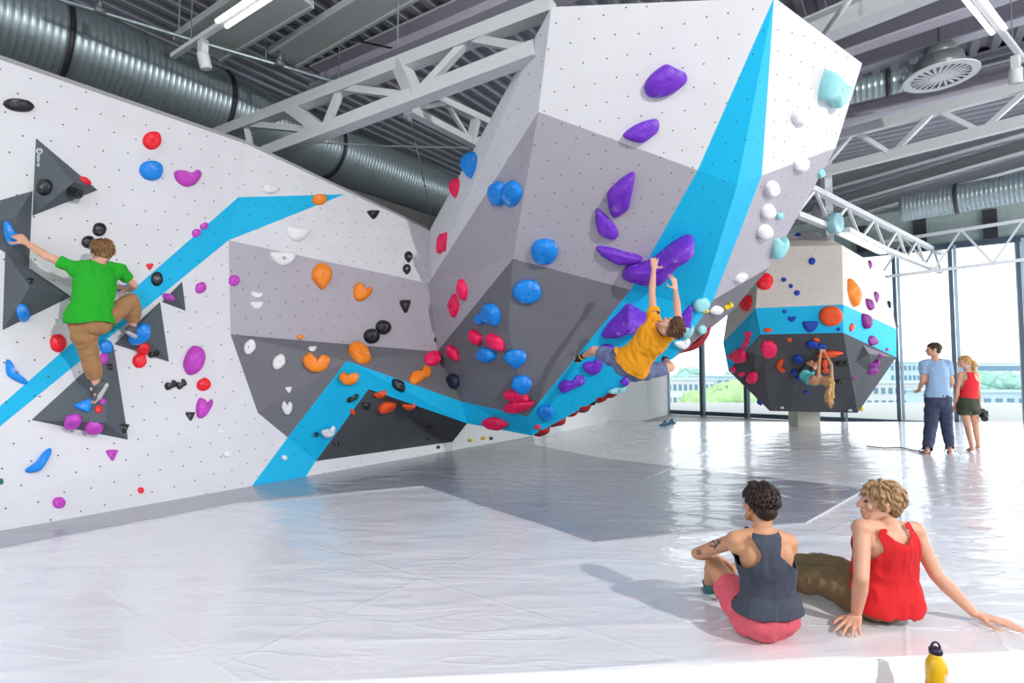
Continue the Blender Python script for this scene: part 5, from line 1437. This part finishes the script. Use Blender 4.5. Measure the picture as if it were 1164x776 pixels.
hair(yi, 'hair', BRN, 0.07, 420, thick=0.0085, curl=0.4, seed=5, grav=Z((0.3, 0, -0.8)), flow=lambda x, y_, z: Z((0.4, -0.2, -1)))
SHY = mat('shoe_yellow', (0.90, 0.78, 0.05), 0.5)
shoes(yi, mat('shoe_black', (0.10, 0.10, 0.11), 0.5), SHY, 'l'); shoes(yi, mat('shoe_maroon', (0.35, 0.08, 0.14), 0.5), RUB, 'r')

# ---------------------------------------------------------------- girl under the far boulder
def t(u, v, d): return P(u, v, d * K)
J = mk(pelvis=t(914, 425, 10.95), mid=t(920, 431, 10.75), neck=t(936, 433, 10.5), sl=t(930, 432, 10.55), sr=t(945, 430, 10.5), el=t(931, 413, 10.6), wl=t(933, 400, 10.65),
       er=t(945, 415, 10.5), wr=t(937, 400, 10.65), hl=t(911, 424, 11.0), hr=t(918, 427, 11.0), kl=t(924, 408, 11.1), al=t(914, 418, 11.4), tl=t(907, 416, 11.5),
       kr=t(929, 412, 11.0), ar=t(918, 421, 11.4), tr=t(910, 420, 11.5), head=t(941, 434, 10.38))
ti = person('climber in a teal top with long blond ponytail hanging under the far boulder', J, 0.012, SKIN2, 0.88, True, curl=(0.8, 0.8), head_fwd=Z((-0.2, 0.5, 0.8)), head_up=Z((0.7, -0.6, 0.1)), body_fwd=Z((0, 0.3, 1)),
            handdir=[t(934, 393, 10.7) - t(933, 400, 10.65), t(936, 393, 10.7) - t(937, 400, 10.65)], hands_n=[Z((0, -1, 0)), Z((0, -1, 0))])
def tank(info, lo, top, straps=0.045, back=True):
    J = info['J']; s = info['s']
    def f(p):
        x, h, y_ = info['loc'](p)
        if h < lo: return False
        for k in 'lr':
            d, tt = seg(p, J['s' + k], J['e' + k])
            if d < 0.08 * s and tt > 0.02: return False
            if d < 0.055 * s: return False
            if seg(p, J['e' + k], J['w' + k])[0] < 0.06 * s: return False
        if h < 0.60: return abs(x) < 0.22 * s
        if h > top: return False
        wd = (0.19 * (1 - (h - 0.60) / 0.18) + straps * ((h - 0.60) / 0.18)) if h < 0.78 else straps
        return abs(x) < wd * s
    return f
TEAL = mat('top_teal', (0.35, 0.80, 0.80), 0.8)
cloth(ti['me'], 'tank_top', TEAL, ti['root'], tank(ti, 0.1, 0.97, 0.07), 0.012, 0.006, 12)
cloth(ti['me'], 'shorts', mat('shorts_dark', (0.22, 0.20, 0.24), 0.9), ti['root'], pants_pred(ti, 0.12, 0.5), 0.012, 0.004)
BLD = mat('hair_blond', (0.86, 0.68, 0.44), 0.55, noise_amt=0.3, noise_scale=35)
hair(ti, 'hair', BLD, 0.06, 160, thick=0.010, curl=0.2, seed=8)
def pony(info, p0, pts, r, seed, n=16, m=BLD):
    b = MB(); rnd = random.Random(seed)
    for i in range(n):
        o = [Z((rnd.uniform(-1, 1), rnd.uniform(-1, 1), rnd.uniform(-1, 1))) * r * k for k in (0.3, 0.9, 1.0, 0.9, 0.5)]
        path = [p0] + list(pts); b.tube([path[j] + o[min(j, 4)] for j in range(len(path))], [r * 0.35, r * 0.5, r * 0.5, r * 0.4, r * 0.08][:len(path)], 7)
    return b.build('ponytail', m, info['root'], True)
pony(ti, t(943, 434, 10.35), [t(944, 441, 10.3), t(943, 449, 10.3), t(943, 457, 10.3), t(945, 463, 10.3)], 0.055, 3)

# ---------------------------------------------------------------- seated woman in the dark tank top
yb = onz(873, 703, 0.115); Y0 = yb.y
J = mk(pelvis=yb, mid=P(872, 655, Y0 + 0.0), neck=P(866, 603, Y0 - 0.02), sl=P(836, 614, Y0 - 0.0), sr=P(896, 617, Y0 - 0.02), el=P(792, 629, Y0 + 0.24), wl=P(812, 631, Y0 + 0.42),
       er=P(890, 655, Y0 + 0.20), wr=P(860, 650, Y0 + 0.40), hl=onz(855, 706, 0.10) + Z((0, 0.05, 0)), hr=onz(892, 706, 0.10) + Z((0, 0.05, 0)), kl=P(812, 641, Y0 + 0.34), al=onz(806, 663, 0.075),
       kr=onz(890, 690, 0.12) + Z((0, 0.1, 0)), ar=onz(846, 664, 0.06), tl=onz(799, 662, 0.02), tr=onz(833, 660, 0.03), head=P(864, 572, Y0 + 0.01))
wi = person('seated woman in a dark racerback tank top and pink shorts, short dark hair, tattooed arm', J, 0.0065, SKIN2, 0.93, True, curl=(0.4, 0.3), head_fwd=Z((-0.12, 1, 0.05)), head_up=Z((0, 0.05, 1)), body_fwd=Z((0, 1, 0)),
            handdir=[Z((0.5, 0.2, -0.35)), Z((-0.6, 0.4, 0.1))], hands_n=[Z((0, 0.2, 1)), UZ], thumbs=(-1, 1), spread=0.12, headscale=1.02)
def racer(info):
    J = info['J']; s = info['s']
    def f(p):
        x, h, y_ = info['loc'](p)
        if h < 0.10 or onleg(info, p, 0.12): return False
        for k in 'lr':
            if seg(p, J['e' + k], J['w' + k])[0] < 0.07 * s: return False
            d, tt = seg(p, J['s' + k], J['e' + k])
            if d < 0.07 * s and tt > 0.35: return False
        if h < 0.52: return abs(x) < 0.24 * s
        if y_ < 0:
            if h < 0.80: wd = 0.15 * (1 - (h - 0.52) / 0.28) ** 1.1 + 0.046
            elif h < 0.93: wd = 0.046 + 0.022 * ((h - 0.80) / 0.13)
            elif h < 1.0: wd = 0.07
            else: return False
            return abs(x) < wd * s
        wd = 0.16 * max(0, 1 - (h - 0.52) / 0.3) + 0.075
        return h < 0.98 and abs(x) < wd * s and (h < 0.82 or abs(x) > 0.035 * s)
    return f
NAVY = mat('tank_dark', (0.27, 0.29, 0.35), 0.85, noise_amt=0.12, noise_scale=30)
cloth(wi['me'], 'tank_top', NAVY, wi['root'], racer(wi), 0.020, 0.006, 14, seed=6, flare=flare_low(wi, 0.014, 0.4))
PINK = mat('shorts_pink', (0.88, 0.38, 0.44), 0.9, noise_amt=0.08, noise_scale=25)
cloth(wi['me'], 'shorts', PINK, wi['root'], pants_pred(wi, 0.15, 0.62, r=0.15), 0.014, 0.008, 16, seed=7)
DKH = mat('hair_dark', (0.20, 0.13, 0.11), 0.5, noise_amt=0.5, noise_scale=60)
hair(wi, 'hair', DKH, 0.030, 680, thick=0.0065, curl=0.6, seed=9)
SHT = mat('shoe_teal', (0.15, 0.40, 0.42), 0.6)
shoes(wi, SHT, SHW, 'l', 'sneaker'); shoes(wi, SHT, SHW, 'r', 'sneaker')
# tattoo: ink marks lying on the skin of the upper arm and near the elbow
INK = mat('tattoo_ink', (0.28, 0.28, 0.30), 0.6)
_tb = BVHTree.FromPolygons([v.co.copy() for v in wi['me'].vertices], [tuple(p.vertices) for p in wi['me'].polygons])
def ink(pts, wd):
    b = MB(); last = None
    for i in range(len(pts) - 1):
        (u0, v0), (u1, v1) = pts[i], pts[i + 1]
        for k in range(4):
            a = _tb.ray_cast(CAM, ray(u0 + (u1 - u0) * k / 4, v0 + (v1 - v0) * k / 4).normalized()); c = _tb.ray_cast(CAM, ray(u0 + (u1 - u0) * (k + 1) / 4, v0 + (v1 - v0) * (k + 1) / 4).normalized())
            if a[0] is None or c[0] is None: continue
            b.beam(a[0] + a[1] * 0.001, c[0] + c[1] * 0.001, wd, 0.002, a[1])
    return b
tb = MB()
for pts, wd in [([(806, 617), (811, 614), (818, 609), (823, 606)], 0.006), ([(807, 620), (812, 621), (817, 617), (815, 612), (809, 616)], 0.008), ([(812, 624), (815, 619), (820, 613)], 0.005), ([(809, 613), (814, 618)], 0.005), ([(818, 607), (816, 614), (819, 618)], 0.005),
                ([(792, 626), (796, 625), (797, 629), (793, 630), (792, 626)], 0.004), ([(794, 627), (796, 629)], 0.004)]:
    x = ink(pts, wd); tb.add(x.v, x.f)
if tb.f: tb.build('tattoo', INK, wi['root'])

# ---------------------------------------------------------------- seated man in the red tank top
pb2 = onz(1003, 680, 0.11); Y1 = pb2.y
J = mk(pelvis=pb2, mid=P(1007, 640, Y1 - 0.02), neck=P(1008, 597, Y1 - 0.06), sl=P(980, 601, Y1 - 0.08), sr=P(1040, 604, Y1 + 0.0), el=P(979, 657, Y1 - 0.20), wl=onz(973, 700, 0.050),
       er=P(1064, 653, Y1 - 0.08), wr=onz(1107, 697, 0.050), hl=onz(990, 683, 0.11) + Z((0, 0.06, 0)), hr=onz(1016, 683, 0.11) + Z((0, 0.06, 0)), kl=onz(934, 660, 0.14), al=onz(884, 656, 0.07),
       kr=onz(950, 646, 0.17), ar=onz(905, 640, 0.07), tl=onz(866, 650, 0.09), tr=onz(880, 634, 0.10), head=P(1001, 571, Y1 - 0.05))
hl_dir = onz(963, 714, 0.0) - onz(973, 700, 0.0); hr_dir = onz(1150, 705, 0.0) - onz(1107, 697, 0.0)
mi = person('seated man in a red tank top and olive trousers leaning back on his hands', J, 0.0065, SKIN, 0.98, curl=(0.10, 0.06), head_fwd=Z((-1, 0.28, 0.02)), head_up=Z((0.05, -0.05, 1)), body_fwd=Z((-0.3, 1, 0)),
            handdir=[Z((hl_dir.x, hl_dir.y, -0.02)), Z((hr_dir.x, hr_dir.y, -0.02))], hands_n=[UZ, UZ], thumbs=(1, 1), spread=0.16)
REDT = mat('tank_red', (0.84, 0.10, 0.13), 0.85, noise_amt=0.05, noise_scale=20)
def wide_tank(info):
    J = info['J']; s = info['s']
    def f(p):
        x, h, y_ = info['loc'](p)
        if h < -0.02 or onleg(info, p, 0.12): return False
        for k in 'lr':
            if seg(p, J['e' + k], J['w' + k])[0] < 0.07 * s: return False
            d, tt = seg(p, J['s' + k], J['e' + k])
            if d < 0.066 * s and tt > 0.05: return False
        if h < 0.50: return abs(x) < 0.24 * s
        if h > 1.02: return False
        edge = 0.17 - 0.065 * min(1, (h - 0.50) / 0.28)
        scoop = 0.0 if h < 0.84 else 0.060 * min(1, (h - 0.84) / 0.08)
        return scoop * s <= abs(x) < edge * s
    return f
cloth(mi['me'], 'tank_top', REDT, mi['root'], wide_tank(mi), 0.020, 0.010, 12, seed=11, flare=flare_low(mi, 0.03, 0.6))
OLV = mat('trousers_olive', (0.47, 0.40, 0.28), 0.9, noise_amt=0.08, noise_scale=20)
cloth(mi['me'], 'trousers', OLV, mi['root'], pants_pred(mi, 0.08, 1.0, 0.95, r=0.15), 0.022, 0.012, 14, seed=12)
SND = mat('hair_sandy', (0.72, 0.58, 0.42), 0.55, noise_amt=0.4, noise_scale=50)
hair(mi, 'hair', SND, 0.048, 600, thick=0.0070, curl=0.55, seed=12)
shoes(mi, mat('shoe_dark', (0.14, 0.15, 0.15), 0.5), RUB, 'l', 'sneaker'); shoes(mi, mat('shoe_dark', (0.14, 0.15, 0.15), 0.5), RUB, 'r', 'sneaker')

# ---------------------------------------------------------------- standing man and woman
ym = onz(1067, 514, 0.0).y
def m_(u, v, dy=0.0): return P(u, v, ym + dy)
J = mk(pelvis=m_(1066, 455), mid=m_(1065, 435), neck=m_(1063, 409), sl=m_(1050, 413, 0.05), sr=m_(1077, 413, -0.05), el=m_(1049, 433, 0.05), wl=m_(1045, 442, 0.25),
       er=m_(1082, 434, 0.0), wr=m_(1078, 442, 0.22), hl=m_(1060, 457, 0.02), hr=m_(1072, 457, -0.02), kl=m_(1058, 485, 0.05), al=onz(1057, 511, 0.08) + Z((0, 0.05, 0)), tl=onz(1051, 512, 0.02) + Z((0, 0.1, 0)),
       kr=m_(1076, 483, 0.08), ar=onz(1080, 509.5, 0.08), tr=onz(1080, 508, 0.02) + Z((0, 0.1, 0)), head=m_(1061, 397))
si = person('standing man in a light blue T-shirt and loose dark blue trousers, facing the windows', J, 0.012, SKIN, 1.0, curl=(0.5, 0.4), head_fwd=Z((-0.9, 0.5, 0)), head_up=UZ, body_fwd=Z((-0.3, 1, 0)))
cloth(si['me'], 'shirt', mat('shirt_light_blue', (0.60, 0.72, 0.86), 0.85), si['root'], shirt_pred(si, 0.08, 0.92, 0.62), 0.014, 0.010, 9, flare=flare_low(si, 0.03), seed=21)
cloth(si['me'], 'trousers', mat('trousers_dark_blue', (0.24, 0.27, 0.37), 0.9), si['root'], pants_pred(si, 0.14, 1.0, 1.0, r=0.16), 0.028, 0.016, 8, seed=22)
hair(si, 'hair', mat('hair_short_brown', (0.28, 0.20, 0.15), 0.6, noise_amt=0.3, noise_scale=40), 0.022, 260, thick=0.008, curl=0.3, seed=22)
yw = onz(1104, 510, 0.0).y
def w_(u, v, dy=0.0): return P(u, v, yw + dy)
J = mk(pelvis=w_(1100, 460), mid=w_(1101, 444), neck=w_(1101, 422), sl=w_(1091, 426, 0.03), sr=w_(1110, 426, -0.03), el=w_(1088, 445, 0.0), wl=w_(1086, 460, 0.08),
       er=w_(1113, 446, 0.0), wr=w_(1113, 461, 0.06), hl=w_(1095, 461), hr=w_(1106, 461), kl=w_(1100, 485, 0.02), al=onz(1105, 508, 0.08), tl=onz(1097, 508, 0.02) + Z((-0.02, 0.04, 0)),
       kr=w_(1109, 483, 0.06), ar=onz(1112, 505, 0.08), tr=onz(1106, 504, 0.02), head=w_(1096, 411))
fi = person('standing woman in a red strappy top and dark green shorts with a blond ponytail', J, 0.011, SKIN, 0.92, True, curl=(0.4, 0.9), head_fwd=Z((-0.95, 0.3, 0)), head_up=UZ, body_fwd=Z((-0.4, 1, 0)))
cloth(fi['me'], 'tank_top', mat('top_red', (0.92, 0.15, 0.22), 0.85), fi['root'], tank(fi, 0.12, 0.97, 0.06), 0.012, 0.006, 10, seed=31)
cloth(fi['me'], 'shorts', mat('shorts_green', (0.26, 0.29, 0.22), 0.9), fi['root'], pants_pred(fi, 0.20, 0.38, r=0.16), 0.026, 0.010, 9, seed=32)
hair(fi, 'hair', BLD, 0.05, 200, thick=0.009, curl=0.1, seed=33)
pony(fi, fi['hp'](0, -0.10, 0.03), [fi['hp'](0.0, -0.16, -0.01), fi['hp'](0.0, -0.16, -0.10), fi['hp'](0, -0.14, -0.20), fi['hp'](0, -0.12, -0.30)], 0.032, 5)
# camera in her hand
cc = w_(1116, 470, 0.05)
root = empty('photo_camera', cc, "black photo camera hanging from the standing woman's hand", 'camera')
b = MB(); b.box(cc, 0.16, 0.08, 0.11); b.box(cc + UZ * 0.065, 0.06, 0.07, 0.04); b.build('camera_body', RUB, root)
b = MB(); b.lathe(cc, [(0.045, 0.0), (0.045, 0.12), (0.05, 0.12), (0.05, 0.17), (0.035, 0.168)], 20, Z((-0.4, -0.8, -0.5))); b.build('lens', STEEL_D, root, True)
b = MB(); hnd = w_(1113, 464, 0.06); b.tube([cc + Z((-0.07, 0, 0.05)), hnd, cc + Z((0.07, 0, 0.05))], 0.007, 6); b.build('strap', RUB, root)

# ================================================================ bottle and small things
zb = -0.20; yb_ = 2.46
bt = P(1065, 776, yb_); bx = bt.x
root = empty('water_bottle', (bx, yb_, zb), 'yellow metal drinking bottle with a dark loop cap on the floor before the mat', 'bottle')
top = P(1062, 729, yb_).z; hh = top - zb
YB = mat('bottle_yellow', (0.95, 0.74, 0.03), 0.3, coat=0.5)
b = MB(); r = 0.041; hb = hh - 0.075
b.lathe(Z((bx, yb_, zb)), [(r * 0.9, 0), (r, 0.008), (r, hb - 0.035), (r * 0.93, hb - 0.015), (r * 0.72, hb + 0.002), (r * 0.60, hb + 0.012), (r * 0.56, hb + 0.03)], 36); b.build('bottle_body', YB, root, True)
PC_ = mat('cap_dark', (0.16, 0.12, 0.24), 0.4)
b = MB(); b.lathe(Z((bx, yb_, zb)), [(r * 0.60, hb + 0.024), (r * 0.64, hb + 0.028), (r * 0.64, hb + 0.044), (r * 0.45, hb + 0.050)], 24)
cp = Z((bx, yb_, zb + hb + 0.046))
b.tube([cp + Z((0.020 * math.cos(a), 0, 0.027 * math.sin(a))) for a in [PI * i / 12 for i in range(13)]], 0.0045, 8); b.build('cap', PC_, root, True)
b = MB(); bl = MB()
for k in range(5):
    a0 = -PI / 2 + 0.1 + k * 0.13; c = Z((bx + (r + 0.0008) * math.cos(a0), yb_ + (r + 0.0008) * math.sin(a0), zb + hb - 0.065 - 0.006 * (k % 2)))
    b.box(c, 0.0058, 0.0015, 0.032 if k < 3 else 0.05, Z((-math.sin(a0), math.cos(a0), 0)), Z((math.cos(a0), math.sin(a0), 0)))
b.build('printed_label', mat('label_white', (0.93, 0.86, 0.80), 0.5), root)
b = MB(); b.lathe(Z((bx, yb_, zb)), [(r + 0.0008, hb - 0.135), (r + 0.0008, hb - 0.100)], 36, cap=False); b.build('orange_band', mat('label_orange', (0.93, 0.40, 0.05), 0.4), root, True)
# second bottle just outside on the right throws the second shadow on the hem: leave only what is seen
# blue sandals at the foot of the white wall
for k, (u, v, lab) in enumerate([(755, 482.5, 'left blue sandal lying on the mat by the white wall'), (763, 480.5, 'right blue sandal lying on the mat by the white wall')]):
    c = onz(u, v, 0.02); root = empty('sandal', c, lab, 'sandal', 'blue sandals by the wall')
    BLS = mat('sandal_blue', (0.20, 0.48, 0.62), 0.6); d = Z((0.8, 0.5, 0)).normalized()
    b = MB(); b.ell(c, (0.19, 0.07, 0.025), d, UZ.cross(d), UZ); b.build('sole', BLS, root, True)
    b = MB(); b.tube([c + UZ.cross(d) * 0.06, c + UZ * 0.10 + d * 0.04, c - UZ.cross(d) * 0.06], 0.022, 8); b.build('strap', BLS, root, True)
# strap lying on the mat behind the grey layer
b = MB(); b.tube([onz(u, v, 0.018) for u, v in [(985, 507), (1005, 509), (1025, 508.5), (1035, 511), (1047, 513), (1058, 514)]], 0.011, 8)
tag(b.build('thin_strap', mat('strap_reddish', (0.62, 0.42, 0.42), 0.7), None, True), 'thin reddish strap lying on the mat near the standing man', 'strap')
